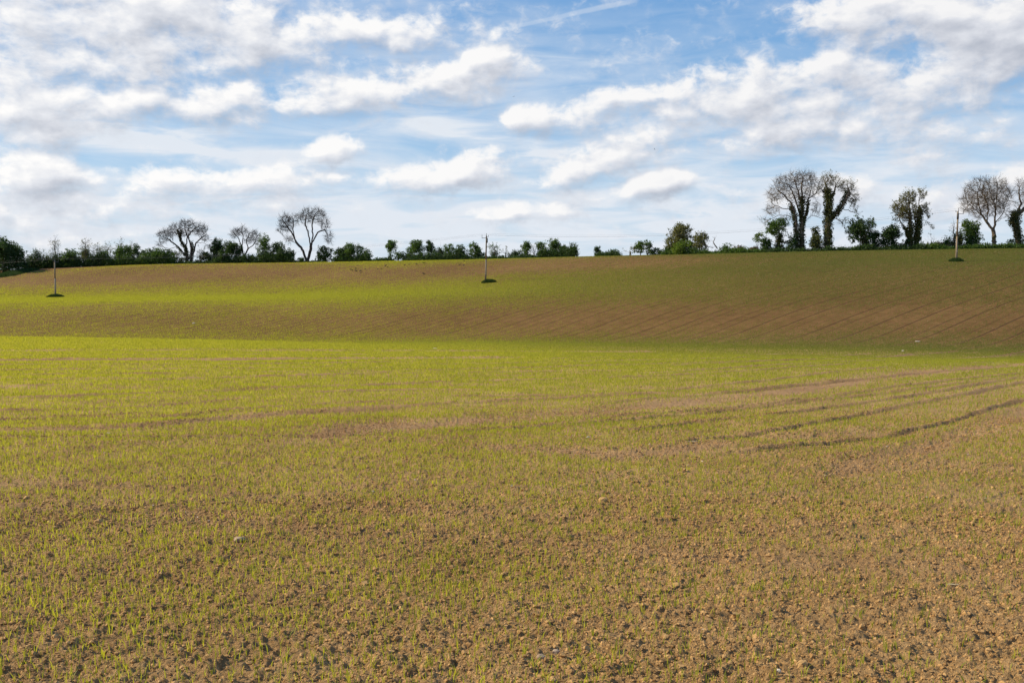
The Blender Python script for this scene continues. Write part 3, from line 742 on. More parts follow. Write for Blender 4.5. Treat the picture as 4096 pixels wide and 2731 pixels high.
bare_tree('tree', 2, crest(1228)+4, [
    [(1805, 772), (1790, 735), (1758, 640), (1690, 560), (1625, 430), (1562, 350), (1520, 285)], [(1672, 540), (1642, 410), (1650, 285)], [(1675, 575), (1600, 515), (1550, 500)],
    [(1812, 740), (1852, 610), (1832, 480), (1815, 385), (1745, 300)], [(1852, 590), (1880, 470), (1870, 350), (1900, 230)], [(1862, 560), (1930, 430), (2010, 400), (2060, 500), (2090, 560)], [(1830, 470), (1790, 330), (1800, 230)]],
    [(1565, 320, 100, 110), (1680, 270, 55, 60), (1800, 240, 85, 85), (1920, 235, 100, 88), (2000, 350, 65, 75), (2050, 490, 48, 85), (1600, 505, 60, 48), (1505, 400, 45, 55)],
    'tall bare tree forked low into two leaning limbs, left of the middle bushes', .60, 850, ivy=[(745, 790, .5, 14, 0)], dark=True)
bare_tree('tree', 5, crest(3195)+5, [
    [(1740, 1046), (1740, 800), (1745, 600), (1745, 430), (1740, 300), (1750, 190)], [(1690, 1046), (1678, 800), (1650, 600), (1600, 480), (1520, 400), (1440, 340)],
    [(1745, 780), (1800, 600), (1820, 430), (1860, 300)], [(1740, 700), (1705, 560), (1665, 430), (1605, 280)], [(1662, 680), (1560, 640), (1450, 640), (1340, 695)],
    [(1645, 570), (1500, 560), (1400, 520)], [(1760, 720), (1850, 640), (1950, 670)], [(1745, 500), (1690, 330), (1660, 200)], [(1815, 450), (1900, 380), (1930, 300)]],
    [(1740, 225, 180, 100), (1560, 290, 150, 105), (1445, 400, 100, 110), (1410, 570, 90, 70), (1320, 700, 70, 45), (1870, 330, 100, 130), (1900, 560, 55, 80, .7), (1560, 680, 90, 40, .6), (1700, 400, 170, 110, .6)],
    'tallest and widest bare tree of the right-hand group, with two ivy-clad trunks', .62, 1500,
    ivy=[(430, 1050, .85, 60, 0), (520, 1050, .8, 50, 1), (470, 800, .45, 24, 2), (560, 720, .4, 18, 3)])
bare_tree('tree', 5, crest(3311)+4, [
    [(2040, 1010), (2040, 700), (2050, 500), (2040, 350), (2010, 270)], [(2060, 690), (2150, 600), (2220, 480), (2270, 380), (2258, 300)], [(2048, 480), (2110, 380), (2130, 280)],
    [(2090, 680), (2170, 690), (2225, 760)], [(2200, 570), (2290, 590), (2370, 620)], [(2035, 420), (1990, 380), (1960, 320)]],
    [(2050, 245, 100, 65), (2270, 330, 70, 85), (2160, 290, 70, 55), (2330, 440, 50, 85), (1985, 340, 45, 55), (2210, 710, 45, 50, .7), (2360, 590, 40, 40, .6)],
    'tall ivy-covered tree with one limb bending right, close right of the widest bare tree', .60, 800,
    ivy=[(330, 1010, 1.15, 95, 0), (370, 720, .75, 55, 1), (380, 500, .4, 26, 2)], leaf=M_lfo, leafn=3600, leafs=.16)
bare_tree('tree', 6, crest(3656)+4, [
    [(1085, 1010), (1050, 940), (1050, 800), (1045, 600), (1030, 430)], [(1115, 1010), (1135, 800), (1150, 600), (1162, 430), (1167, 370)], [(1040, 935), (1000, 800), (940, 720), (900, 640)],
    [(1100, 830), (1108, 600), (1092, 430)], [(1160, 690), (1230, 700), (1270, 760)], [(1045, 640), (980, 540), (950, 480)]],
    [(960, 560, 85, 95), (1040, 450, 60, 90), (915, 680, 55, 50), (1170, 410, 35, 60), (1195, 560, 42, 80), (1240, 700, 40, 50, .7), (1050, 620, 80, 90)],
    'upright narrow tree with sparse olive leaves and a thick ivy trunk leaning right', .55, 620,
    ivy=[(560, 1010, .95, 80, 1), (720, 1010, .8, 60, 0), (760, 1000, .5, 40, 2)], leaf=M_lfo, leafn=7500, leafs=.2)
bare_tree('tree', 6, crest(3977)+4, [
    [(2012, 965), (2005, 820), (2015, 720), (2030, 560), (2040, 420), (2050, 300)], [(2000, 810), (1930, 710), (1880, 620), (1800, 560), (1740, 480)], [(1925, 700), (1960, 560), (1940, 420), (1900, 320)],
    [(2015, 720), (2090, 620), (2130, 500), (2170, 400)], [(2020, 710), (2120, 660), (2200, 600)], [(1880, 620), (1840, 480), (1820, 380)], [(2030, 560), (1990, 430), (1980, 300)]],
    [(1930, 440, 300, 250), (1935, 440, 270, 220, .5), (1710, 560, 70, 80, 1.5), (2140, 600, 80, 70)],
    'round-headed bare tree with a clear single trunk, behind the right-hand power pole', .40, 1250, ivy=[(870, 970, .55, 26, 0)])
bare_tree('tree', 6, crest(4070)+5, [
    [(2300, 975), (2270, 800), (2235, 700), (2255, 620), (2320, 500), (2290, 380), (2290, 270)], [(2260, 640), (2380, 540), (2420, 400), (2420, 260)]],
    [(2285, 320, 42, 110), (2410, 380, 80, 180), (2295, 520, 45, 70)],
    'ivy-topped tree with thin bare upright limbs at the right edge', .5, 500, ivy=[(600, 980, .95, 80, 0), (590, 720, 1.4, 70, 0)])

# pale thin trees of the left copse and other sparse saplings
def sap(px, top, w_, label, leaf=M_lfo, n=500, z=None, tw=2, natt=150, dark=True, name='tree', base=None, ls=.16):
    rb = ridge(px) if base is None else base
    X = lambda v: (v-600)*2.868
    Y = lambda v: (v-780)*2.868
    h = rb-top
    return bare_tree(name, 2, crest(px)+random.uniform(2, 7), [[(X(px), Y(rb)), (X(px+w_*.05), Y(rb-h*.35)), (X(px-w_*.05), Y(rb-h*.7)), (X(px), Y(top+h*.08))],
        [(X(px), Y(rb-h*.3)), (X(px+w_*.25), Y(rb-h*.6))], [(X(px), Y(rb-h*.25)), (X(px-w_*.28), Y(rb-h*.55))]],
        [(X(px), Y(top+h*.3), w_*2.868*.36, h*2.868*.29), (X(px), Y(top+h*.6), w_*2.868*.46, h*2.868*.25)], label, .1+.012*h*.1, natt, leaf=leaf, leafn=n, leafs=ls, dark=dark, twign=tw, step=.4)
sap(175, 1000, 50, 'low pale sapling left of the leaning birch in the left copse', M_lfo, 700)
sap(222, 947, 36, 'tallest thin pale tree of the left copse, right above the left power pole', M_lfo, 1100, natt=260)
sap(343, 954, 36, 'slim pointed tree standing above the left copse', M_lfo, 1700, natt=240, dark=True)
sap(390, 976, 50, 'thin leafy sapling right of the slim pointed tree in the left copse', M_lfo, 1500)
sap(433, 974, 40, 'loose pale sapling in the middle of the left copse', M_lfo, 1300)
sap(487, 962, 34, 'thin pointed sapling above the copse, right of middle', M_lfo, 1100)
sap(528, 972, 30, 'narrow pale sapling close to the right end of the left copse', M_lfo, 900)
sap(718, 1008, 44, 'faint thin sapling close left of the broad ivy-stemmed tree', M_lfo, 600)
sap(800, 992, 36, 'thin sapling just right of the broad ivy-stemmed tree', M_lfo, 600)
sap(1760, 985, 24, 'twiggy bare sapling poking up left of the middle pole', None, 0, natt=60)
sap(1868, 1000, 22, 'small bare twiggy shrub two bushes left of the middle pole', None, 0, natt=50, name='shrub')
sap(1978, 980, 36, 'thin sapling just right of the middle pole', M_lfm, 1100, natt=90)
sap(2022, 998, 16, 'very small thin sapling, second right of the middle pole', M_lfo, 300, natt=40)
sap(2135, 978, 28, 'bare twiggy sapling between two green bushes right of the middle pole', M_lfo, 60, natt=70)
sap(2520, 998, 38, 'low pale twiggy shrub on the open skyline left of the round-headed bush', M_lfo, 300, natt=80, name='shrub')
sap(3725, 948, 26, 'tiny dead leafless shrub left of the right-hand pole', None, 0, natt=50, name='shrub')
sap(3815, 885, 34, 'thin twiggy sapling just left of the right-hand pole', M_lfo, 200, natt=90)

# ------------------------------------------------------------------ bushes along the skyline, left to right
B = bush
B(12, 965, 92, M_lfd, 'big dark thicket cut by the left edge', base=1104, dens=1.2, dep=crest(12)-14)
B(45, 985, 90, M_lfd, 'dark sloping thicket second from the left edge', base=1098, dens=1.3, dep=crest(45)-9)
B(78, 1000, 72, M_lfd, 'dark rounded bush right of the thicket on the left edge', base=1088, dep=crest(78)-4)
B(132, 1030, 56, M_lfd, 'low dark bush at the left end of the copse')
B(180, 1052, 70, M_lfd, 'low dark scrub under the thin pale saplings')
B(224, 1032, 54, M_lfd, 'small round dark bush directly behind the left power pole')
B(283, 1000, 82, M_lfm, 'wide green bush right of the left power pole', dens=1.2)
B(343, 1000, 48, M_lfd, 'dark bush at the foot of the slim pointed tree')
B(390, 1018, 56, M_lfd, 'dark bush third right of the left power pole')
B(433, 1030, 52, M_lfr, 'brownish low bush in the middle of the left copse')
B(475, 985, 54, M_lfm, 'tall green bush in the left copse below the pointed sapling', dens=1.1)
B(512, 982, 38, M_lfm, 'narrow green bush in the right half of the copse')
B(543, 978, 40, M_lfd, 'tall narrow dark bush in the right half of the copse', dens=1.1)
B(580, 1000, 62, M_lfm, 'mid green bush near the right end of the copse')
B(622, 992, 56, M_lfd, 'dark bush with loose top near the right end of the copse')
B(670, 1000, 68, M_lfd, 'dark bush ending the copse, left of the broad ivy-stemmed tree')
B(720, 1030, 40, M_lfo, 'small pale scrub at the left foot of the broad ivy-stemmed tree', dens=.6)
B(790, 1040, 24, M_lfd, 'very small dark bush close right of the broad ivy-stemmed tree')
B(826, 1008, 48, M_lfm, 'light green bush right of the broad ivy-stemmed tree')
B(848, 1022, 24, M_lfd, 'small dark stump-like bush against the light green bush')
B(872, 955, 62, M_lfd, 'tall dark bush left of the small forked tree', dens=1.3, low=1)
B(920, 968, 70, M_lfd, 'dark overhanging bush touching the small forked tree', dens=1.3, trunk=.15)
B(958, 990, 40, M_lfd, 'narrow dark bush at the left foot of the small forked tree')
B(1012, 1020, 48, M_lfd, 'low dark bush at the right foot of the small forked tree')
B(1058, 938, 68, M_lfm, 'pointed green leafy tree with dark ivy stem right of the small forked tree', 'tree', 'tree', dens=.8)
B(1062, 1000, 48, M_lfd, 'dark ivy mass below the pointed green leafy tree')
B(1110, 972, 62, M_lfd, 'squarish dark bush left of the tall forked tree', dens=1.35, ragged=.3)
B(1155, 998, 40, M_lfd, 'small dark bush leaning right, next to the tall forked tree', lean=.3)
B(1205, 1034, 38, M_lfd, 'tiny scrub at the left foot of the tall forked tree')
B(1300, 986, 62, M_lfd, 'rounded dark bush right of the tall forked tree', dens=1.2)
B(1360, 992, 46, M_lfd, 'dark left-hand bush of the clump of four', dens=1.2)
B(1398, 975, 56, M_lfm, 'tallest green bush of the clump of four', dens=1.3, trunk=.05)
B(1438, 973, 34, M_lfm, 'narrow upright bush of the clump of four')
B(1467, 993, 38, M_lfd, 'loose right-hand bush of the clump of four', dens=.8)
B(1568, 965, 50, M_lfm, 'small tree with rounded crown on a clear stem, alone left of the crows', 'tree', 'tree', trunk=.32, dens=1.3, stems=2, lobes=6)
B(1566, 1020, 26, M_lfd, 'ivy clump around the stem of the small lone tree')
B(1607, 1010, 50, M_lfd, 'low dome-shaped bush right of the small lone tree')
B(1665, 964, 72, M_lfm, 'broadest green bush left of the middle pole', dens=1.4, low=.5)
B(1718, 965, 40, M_lfd, 'dark bush with visible stem touching the broadest green bush', trunk=.2, dens=1.1)
B(1752, 994, 50, M_lfd, 'dark pointed bush right of the dark bush with visible stem')
B(1794, 980, 44, M_lfm, 'green bush fourth left of the middle pole', dens=1.1)
B(1838, 985, 54, M_lfd, 'rounded dark bush third left of the middle pole', dens=1.2)
B(1898, 967, 44, M_lfm, 'tall tapering bush nearest left of the middle pole', dens=1.1)
B(1918, 1000, 44, M_lfd, 'dark low side of growth at the left foot of the middle pole')
B(1976, 1012, 34, M_lfd, 'small dark bush right of the middle pole')
B(2045, 1010, 34, M_lfd, 'very low bush second right of the middle pole')
B(2072, 996, 42, M_lfd, 'low dark bush with loose top, third right of the middle pole')
B(2107, 963, 38, M_lfm, 'upright column-shaped bush right of the middle pole', dens=1.2, ragged=.3)
B(2170, 962, 44, M_lfm, 'left tall shoot of the long right-middle clump', dens=.9)
B(2188, 995, 60, M_lfd, 'dark low left part of the long clump right of the middle pole')
B(2222, 956, 54, M_lfm, 'tallest bush in the long clump right of the middle pole', dens=1.3)
B(2262, 976, 42, M_lfd, 'dark round bush in the long clump right of the middle pole', dens=1.3)
B(2292, 988, 30, M_lfm, 'loose feathery bush ending the long clump', dens=.7, lean=.3)
B(2391, 987, 32, M_lfd, 'small squared dark bush alone on the bare skyline', dens=1.4, ragged=.25)
B(2562, 967, 44, M_lfm, 'round-headed topiary-like bush on a short stem', dens=1.6, trunk=.25, ragged=.2, lobes=4)
B(2590, 962, 26, M_lfm, 'slim shoot leaning against the round-headed bush', trunk=.3)
B(2620, 994, 62, M_lfd, 'low black-green mound right of the round-headed bush', dens=1.3)
B(2724, 892, 108, M_lfo, 'tall loose olive bush with bare twigs, largest between the poles', dens=1.15, ragged=.8, low=1, lobes=15)
B(2735, 962, 84, M_lfb, 'bright yellow-green bush in front of the tall loose olive bush', dens=1.3, dep=crest(2730)+1.5)
B(2797, 926, 58, M_lfo, 'leafy upright bush leaning right beside the tall loose olive bush', dens=.9, lean=.25, trunk=.1)
B(2680, 992, 60, M_lfm, 'low green scrub at the left foot of the olive bush')
B(2905, 978, 52, M_lfm, 'low straggly bush with a broken branch, left of the ivy stump', dens=.9)
B(2960, 985, 50, M_lfr, 'low reddish brown bramble right of the straggly bush')
B(3012, 988, 46, M_lfr, 'reddish bramble nearest the leaning ivy stump')
B(3068, 950, 46, M_lfd, 'leaning stump clad in ivy, left of the small spreading green tree', dens=1.5, lean=-.1, low=.5)
B(3032, 932, 32, M_lfb, 'bright green tuft hanging off the leaning ivy stump', trunk=.55, dens=.9, lobes=3)
B(3112, 880, 90, M_lfm, 'small spreading green tree on an ivy stem, left of the widest bare tree', 'tree', 'tree', trunk=.45, dens=1.0, ragged=.9, stems=2)
B(3118, 935, 36, M_ivy, 'ivy column on the stem of the small spreading green tree', dens=1.4)
B(3165, 935, 44, M_lfd, 'dark loose bush between the spreading green tree and the widest bare tree', dens=.8)
B(3262, 905, 26, M_ivy, 'tall ivy stump between the two tall ivy-clad trees', dens=1.2)
B(3265, 945, 52, M_ivy, 'broad ivy mound between the two tall ivy-clad trees')
B(3440, 868, 106, M_lfd, 'large dark top-heavy bush right of the limb-bending ivy tree', dens=1.0, trunk=.22, ragged=.9, lean=.05)
B(3452, 940, 58, M_ivy, 'ivy mass at the foot of the large top-heavy bush', dens=1.2)
B(3500, 922, 46, M_lfd, 'dark bush in the gap right of the large top-heavy bush')
B(3556, 912, 84, M_lfd, 'wide dark bush left of the upright olive-leaved tree', dens=1.3, low=.5)
B(3573, 897, 34, M_lfm, 'green pointed top of growth beside the upright olive-leaved tree', trunk=.3)
B(3620, 962, 50, M_lfd, 'low dark bush at the left foot of the upright olive-leaved tree')
B(3752, 968, 60, M_lfr, 'brown heap of cut brushwood left of the right-hand pole')
B(3790, 945, 36, M_lfm, 'small pointed green bush left of the right-hand pole', dens=1.0)
B(3834, 928, 34, M_ivy, 'ivy-covered stump touching the right-hand pole', dens=1.4, ragged=.3)
B(3876, 878, 76, M_lfm, 'leafy green bush with loose sprays right of the right-hand pole', dens=1.0, ragged=1.1, trunk=.1)
B(3880, 935, 46, M_lfd, 'dark heart of growth below the loose leafy bush')
B(4042, 960, 34, M_lfd, 'low twiggy bush between the last two trees at the right')
B(4150, 900, 90, M_lfd, 'dark bush just past the right edge')
B(-70, 960, 110, M_lfd, 'dark thicket just past the left edge', base=1106)
# hedges
hedge(1476, 1562, 12, M_lfd, 'low dark hedge bottom between the clump of four and the small lone tree')
hedge(1620, 1960, 9, M_lfd, 'low dark hedge bottom under the bushes left of the middle pole')
hedge(1960, 2150, 9, M_lfd, 'low dark hedge bottom right of the middle pole')
hedge(2398, 2478, 16, M_lfd, 'low ragged hedge trailing right from the small squared bush')
hedge(2655, 3060, 15, M_lfm, 'green low hedge running from the olive bush to the ivy stump', 1.1)
hedge(3060, 3300, 12, M_lfd, 'low hedge at the feet of the two tall ivy-clad trees')
hedge(3300, 3700, 17, M_lfd, 'dark low hedge between the bending ivy tree and the olive-leaved tree', 1.1)
hedge(3700, 3860, 18, M_lfm, 'low green hedge left of and behind the right-hand pole')
hedge(3860, 4260, 19, M_lfm, 'low green hedge running to the right edge under the round-headed tree', 1.1)
hedge(1180, 1300, 7, M_lfd, 'thin low scrub at the foot of the tall forked tree')
hedge(100, 420, 46, M_lfd, 'dark leafy undergrowth along the left half of the copse', .9)
hedge(420, 700, 42, M_lfm, 'green undergrowth along the right half of the copse', .9)
hedge(700, 860, 9, M_lfd, 'thin dark hedge bottom under the broad ivy-stemmed tree')
hedge(860, 1175, 34, M_lfd, 'dark undergrowth below the bushes between the two large bare trees on the left', .9)
hedge(1340, 1476, 34, M_lfd, 'dark undergrowth joining the clump of four bushes', .9)
hedge(1640, 1880, 24, M_lfd, 'dark undergrowth joining the bushes left of the middle pole', .8)
hedge(2160, 2306, 34, M_lfd, 'dark undergrowth joining the long clump right of the middle pole', .9)

# dead broken branch sticking out of the hedge
def branch(name, pts, r0, label, z=5):
    dep = crest(2850)+2; P = [at(*zp(z, *p), dep) for p in pts]
    P = np.array(P); A, B_ = P[:-1], P[1:]; r = np.linspace(r0, r0*.3, len(P))
    V, F = tubes(A, B_, r[:-1], r[1:], 6)
    for i in range(10):
        k = random.randrange(1, len(P)); e = P[k]+np.array([random.uniform(-.7, .7), random.uniform(-.3, .3), random.uniform(.2, .8)])
        v, f = tubes(P[k][None], e[None], np.array([.03]), np.array([.012]), 4); F = np.vstack([F, f+len(V)]); V = np.vstack([V, v])
    tag(mesh_np(name, V, F, M_bark, origin=P[0]), label, 'branch')
branch('dead_branch', [(770, 1010), (740, 970), (725, 940), (745, 905)], .16, 'bare broken branch standing out of the low hedge')
branch('dead_branch', [(590, 945), (650, 985), (720, 1010)], .14, 'fallen branch sloping down from the leafy bush to the hedge')

# rough grass verge in the left corner
def tufts(cx, cy, rx, ry, n, h, prof):
    a = rng.uniform(0, 6.28, n); q = np.sqrt(rng.random(n)); x = cx+np.cos(a)*q*rx; y = cy+np.sin(a)*q*ry
    z = gz(x, y)+prof*(1-q*q)
    hh = h*rng.uniform(.5, 1.2, n)*(1-.5*q*q); w = .03
    an = rng.uniform(0, 6.28, n); W = np.stack([np.cos(an)*w, np.sin(an)*w, 0*an], -1); P = np.stack([x, y, z-.03], -1)
    T = P+np.stack([rng.normal(0, .35, n)*hh, rng.normal(0, .35, n)*hh, hh], -1)
    V = np.stack([P-W, P+W, T+W*.2, T-W*.2], 1).reshape(-1, 3)
    return V, (np.arange(n)*4)[:, None]+np.array([[0, 1, 2, 3]])
va, vb = hit(20, 1106), hit(112, 1084)
P = []; F = []; k = 0
for i in range(9):
    c = va+(vb-va)*i/8; v, f = tufts(c[0]-1, c[1]+1.5, 3.2, 3.2, 2600, .5, .35); P.append(v); F.append(f+k); k += len(v)
for i in range(4):
    c = va+np.array([-3.*i-2, -1.5*i, 0]); v, f = tufts(c[0], c[1], 3.2, 3.2, 2600, .5, .35); P.append(v); F.append(f+k); k += len(v)
tag(mesh_np('grass_verge', np.vstack(P), np.vstack(F), M_grass), 'rough green grass bank at the left field corner below the thicket', 'grass', kind='stuff')

# ------------------------------------------------------------------ power poles
def cyl(P0, P1, r0, r1, k=12, cap=True):
    P0 = np.array(P0, float); P1 = np.array(P1, float)
    V, F = tubes(P0[None], P1[None], np.array([r0]), np.array([r1]), k)
    if not cap: return V, [F]
    return V, [F, np.array([list(range(k))[::-1], list(range(k, 2*k))])]
def merge(parts):
    Vs = []; q = {}; k = 0
    for V, Fl in parts:
        Vs.append(V)
        for f in Fl:
            f = np.asarray(f); q.setdefault(f.shape[1], []).append(f+k)
        k += len(V)
    return np.vstack(Vs), [np.vstack(v) for v in q.values()]
def box(c, s):
    c = np.array(c); s = np.array(s)/2
    v = np.array([[x, y, z] for x in (-1, 1) for y in (-1, 1) for z in (-1, 1)])*s+c
    return v, [np.array([[0, 1, 3, 2], [4, 6, 7, 5], [0, 4, 5, 1], [2, 3, 7, 6], [0, 2, 6, 4], [1, 5, 7, 3]])]
def insulator(x, z, y=0.):
    ps = [cyl((x, y, z), (x, y, z+.12), .018, .018, 8)]
    for i in range(3): ps.append(cyl((x, y, z+.10+i*.05), (x, y, z+.145+i*.05), .075-.012*i, .045-.01*i, 10))
    return merge(ps)
WIRES = []
def pole(px, pyb, pyt, side, label, kitbox, ang, topx=None):
    base = hit(px, pyb); d = base[1]; H = (pyb-pyt)*d/FPX
    root = empty('power_pole', base); tag(root, label, 'power pole', 'power poles across the field')
    lean = 0 if topx is None else (topx-px)*d/FPX
    tx = lean
    V, F = merge([cyl((0, 0, -.4), (tx*.5, 0, H*.5), .17, .15, 16), cyl((tx*.5, 0, H*.5), (tx, 0, H), .15, .125, 16)])
    mesh_np('pole', V, F, M_pole, root, True)
    # steel bracket with one raised arm, as on single-sided lines
    V, F = merge([box((tx+side*-.42, -.17, H-.42), (.95, .07, .09)), box((tx+side*-.86, -.17, H-.25), (.07, .07, .42)), cyl((tx-side*.15, -.17, H-.42), (tx-side*.6, -.17, H-.44), .02, .02, 6),
                  box((tx, -.17, H-.05), (.09, .05, .6))])
    mesh_np('bracket', V, F, M_metal, root)
    tips = []
    for (ix, iz) in ((tx-side*.86, H-.05), (tx+side*.02, H+.22), (tx+side*.42, H-.12)):
        V, F = insulator(ix, iz, -.17); mesh_np('insulator', V, F, M_ins, root, True)
        tips.append(base+np.array([ix, -.17, iz+.27]))
    V, F = merge([box((tx+side*.24, -.17, H-.16), (.42, .06, .06)), box((tx+side*.42, -.17, H-.1), (.05, .05, .1))]); mesh_np('side_arm', V, F, M_metal, root)
    if kitbox:
        V, F = merge([cyl((tx+side*.10, -.22, H-1.35), (tx+side*.10, -.22, H-.45), .17, .17, 14), box((tx+side*.1, -.22, H-.43), (.24, .24, .05))])
        mesh_np('equipment_case', V, F, M_box, root, True)
    V, F = merge([cyl((tx*.2-.0, -.178, 1.6), (tx*.2, -.178, 1.9), .09, .09, 4)]); 
    V, F = box((tx*.2, -.172, 1.75), (.16, .02, .2)); mesh_np('number_plate', V, F, M_straw, root)
    WIRES.append(tips); return root, base
p1, b1 = pole(222, 1188, 1040, -1, 'power pole at the far left, its top against the copse', False, 0)
p2, b2 = pole(1942, 1131, 945, 1, 'middle power pole standing on the brown slope near the centre', True, 0, 1946)
p3, b3 = pole(3825, 1046, 847, -1, 'tallest-looking right-hand power pole in front of the round-headed tree', True, 0, 3827)
def wire(a, b, sag, label):
    n = 40; t = np.linspace(0, 1, n+1)[:, None]; P = a+(b-a)*t; P[:, 2] -= sag*4*t[:, 0]*(1-t[:, 0])
    r = np.full(n, .007); V, F = tubes(P[:-1], P[1:], r, r, 5)
    tag(mesh_np('overhead_wire', V, F, M_wire, origin=a), label, 'wire', 'wires strung between the power poles')
order = [sorted(w_, key=lambda p: p[2]) for w_ in WIRES]
lbl = ['lowest', 'middle', 'top']
for i in range(3):
    L = WIRES[0][i]+(WIRES[0][i]-WIRES[1][i])*.9; L[2] = WIRES[0][i][2]-1.6
    wire(L, WIRES[0][i], 1.2, ['outer', 'uppermost', 'inner'][i]+' wire running off the left edge from the far left pole')
    wire(WIRES[0][i], WIRES[1][i], 1.3, ['outer', 'uppermost', 'inner'][i]+' wire between the far left pole and the middle pole')
    wire(WIRES[1][i], WIRES[2][i], 1.9, ['outer', 'uppermost', 'inner'][i]+' wire between the middle pole and the right-hand pole')
    Rr = WIRES[2][i]+(WIRES[2][i]-WIRES[1][i])*.8; Rr[2] = WIRES[2][i][2]+.2
    wire(WIRES[2][i], Rr, 1.0, ['outer', 'uppermost', 'inner'][i]+' wire leaving the right-hand pole to the right')
# unploughed grass mounds at the pole feet
def mound(base, wl, wr, label):
    n = 26; cx = (wr-wl)/2; rx = (wl+wr)/2; root = empty('grass_mound', base); tag(root, label, 'grass mound', 'rough grass mounds around the pole feet')
    rings = []; 
    for j in range(9):
        q = j/8; 
        for i in range(n):
            a = i/n*2*math.pi; rr_ = 1+.12*math.sin(a*3+wl)+.07*math.sin(a*7); x = cx+math.cos(a)*rx*q*rr_; y = math.sin(a)*1.3*q*rr_
            rings.append([base[0]+x, base[1]+y, 0, .26*(1-q*q)*(.7+.6*float(vnoise(np.array([x*1.7+9]), np.array([y*2+3]), 3)[0]))-.03*(q > .9)])
    rg = np.array(rings); z = gz(rg[:, 0], rg[:, 1]); V = np.stack([rg[:, 0], rg[:, 1], z+rg[:, 3]-.02], -1)
    F = [[j*n+i, j*n+(i+1) % n, (j+1)*n+(i+1) % n, (j+1)*n+i] for j in range(8) for i in range(n)]
    mesh_np('earth', V, F, M_soil, root, True, origin=base)
    v, f = tufts(base[0]+cx, base[1], rx*1.02, 1.3, 3600, .5, .2); mesh_np('grass', v, f, M_grass, root, origin=base)
mound(b1, 1.75, 1.7, 'flat dark grass mound at the foot of the far left pole')
mound(b2, .8, 2.1, 'green grass mound spreading right from the foot of the middle pole')
mound(b3, 1.1, 1.1, 'short green grass mound under the right-hand pole')

# ------------------------------------------------------------------ crows
def crow_mesh():
    """one continuous body: beak - head - neck - breast - back - folded wings - tail, with legs"""
    st = [(-.27, .20, .012, .006), (-.20, .215, .035, .014), (-.12, .225, .058, .035), (-.03, .235, .078, .062), (.05, .245, .080, .068), (.12, .265, .062, .056), (.155, .30, .042, .044),
          (.185, .325, .040, .042), (.215, .325, .028, .028), (.235, .318, .014, .015), (.285, .305, .003, .004)]
    k = 10; V = []
    for (x, z, wy, wz) in st:
        for i in range(k):
            a = i/k*2*math.pi; V.append([x, math.cos(a)*wy, z+math.sin(a)*wz])
    F = [[j*k+i, j*k+(i+1) % k, (j+1)*k+(i+1) % k, (j+1)*k+i] for j in range(len(st)-1) for i in range(k)]
    V = np.array(V); parts = [(V, [np.array(F)]), ]
    for s_ in (-1, 1):
        parts.append(cyl((.02, s_*.035, .19), (-.005, s_*.035, .10), .018, .008, 6)); parts.append(cyl((-.005, s_*.035, .10), (.02, s_*.035, .0), .007, .006, 6))
        for t in (-.5, 0, .5): parts.append(cyl((.02, s_*.035, .006), (.075, s_*.035+t*.05, .004), .006, .003, 4))
        # wing tips lying over the tail
        v, f = tubes(np.array([[.06, s_*.07, .27]]), np.array([[-.22, s_*.025, .225]]), np.array([.035]), np.array([.008]), 6); parts.append((v, [f]))
    return merge(parts)
CV, CF = crow_mesh(); crow_proto = None
def crow(px, py, lab, sc=1.15):
    global crow_proto
    p = hit(px, py+2); 
    if crow_proto is None:
        o = mesh_np('crow', CV, CF, M_crow, smooth=True, origin=(0, 0, 0)); crow_proto = o
    else: o = crow_proto.copy(); COL.objects.link(o)
    o.location = tuple(p); o.rotation_euler = (0, random.uniform(-.1, .45), random.choice([0, math.pi])+random.uniform(-.7, .7)); o.scale = (sc,)*3
    tag(o, lab, 'crow', 'crows feeding on the far slope')
for X, Y, lab in [(290, 860, 'leftmost crow of the loose cluster on the upper slope'), (313, 868, 'second crow from the left in the loose cluster'), (355, 847, 'uppermost crow of the loose left cluster'),
                  (349, 861, 'crow just below the uppermost one of the left cluster'), (352, 880, 'left crow of the close pair low in the left cluster'), (366, 878, 'right crow of the close pair low in the left cluster'),
                  (398, 878, 'crow right of the close pair in the left cluster'), (418, 874, 'second crow right of the close pair in the left cluster'), (416, 899, 'lowest crow of the left cluster'),
                  (457, 855, 'rightmost crow of the left cluster'), (605, 856, 'left crow of the two between the cluster and the trio'), (643, 850, 'right crow of the two between the cluster and the trio'),
                  (703, 810, 'top crow of the trio left of the middle pole'), (693, 823, 'left crow of the trio left of the middle pole'), (718, 833, 'lowest crow of the trio left of the middle pole'),
                  (918, 811, 'first crow right of the trio'), (960, 803, 'second crow right of the trio'), (1047, 796, 'third crow right of the trio, alone'),
                  (1128, 784, 'left crow of the touching pair below the broad green bush'), (1143, 781, 'right crow of the touching pair below the broad green bush'),
                  (1597, 763, 'uppermost crow of the three nearest the middle pole'), (1541, 805, 'left crow of the three nearest the middle pole'), (1591, 813, 'lowest crow of the three nearest the middle pole'),
                  (1135, 915, 'large lone crow lower on the brown slope')]:
    crow(1300+X/2.868, 780+Y/2.868, lab, 1.6 if Y > 910 else 1.2)
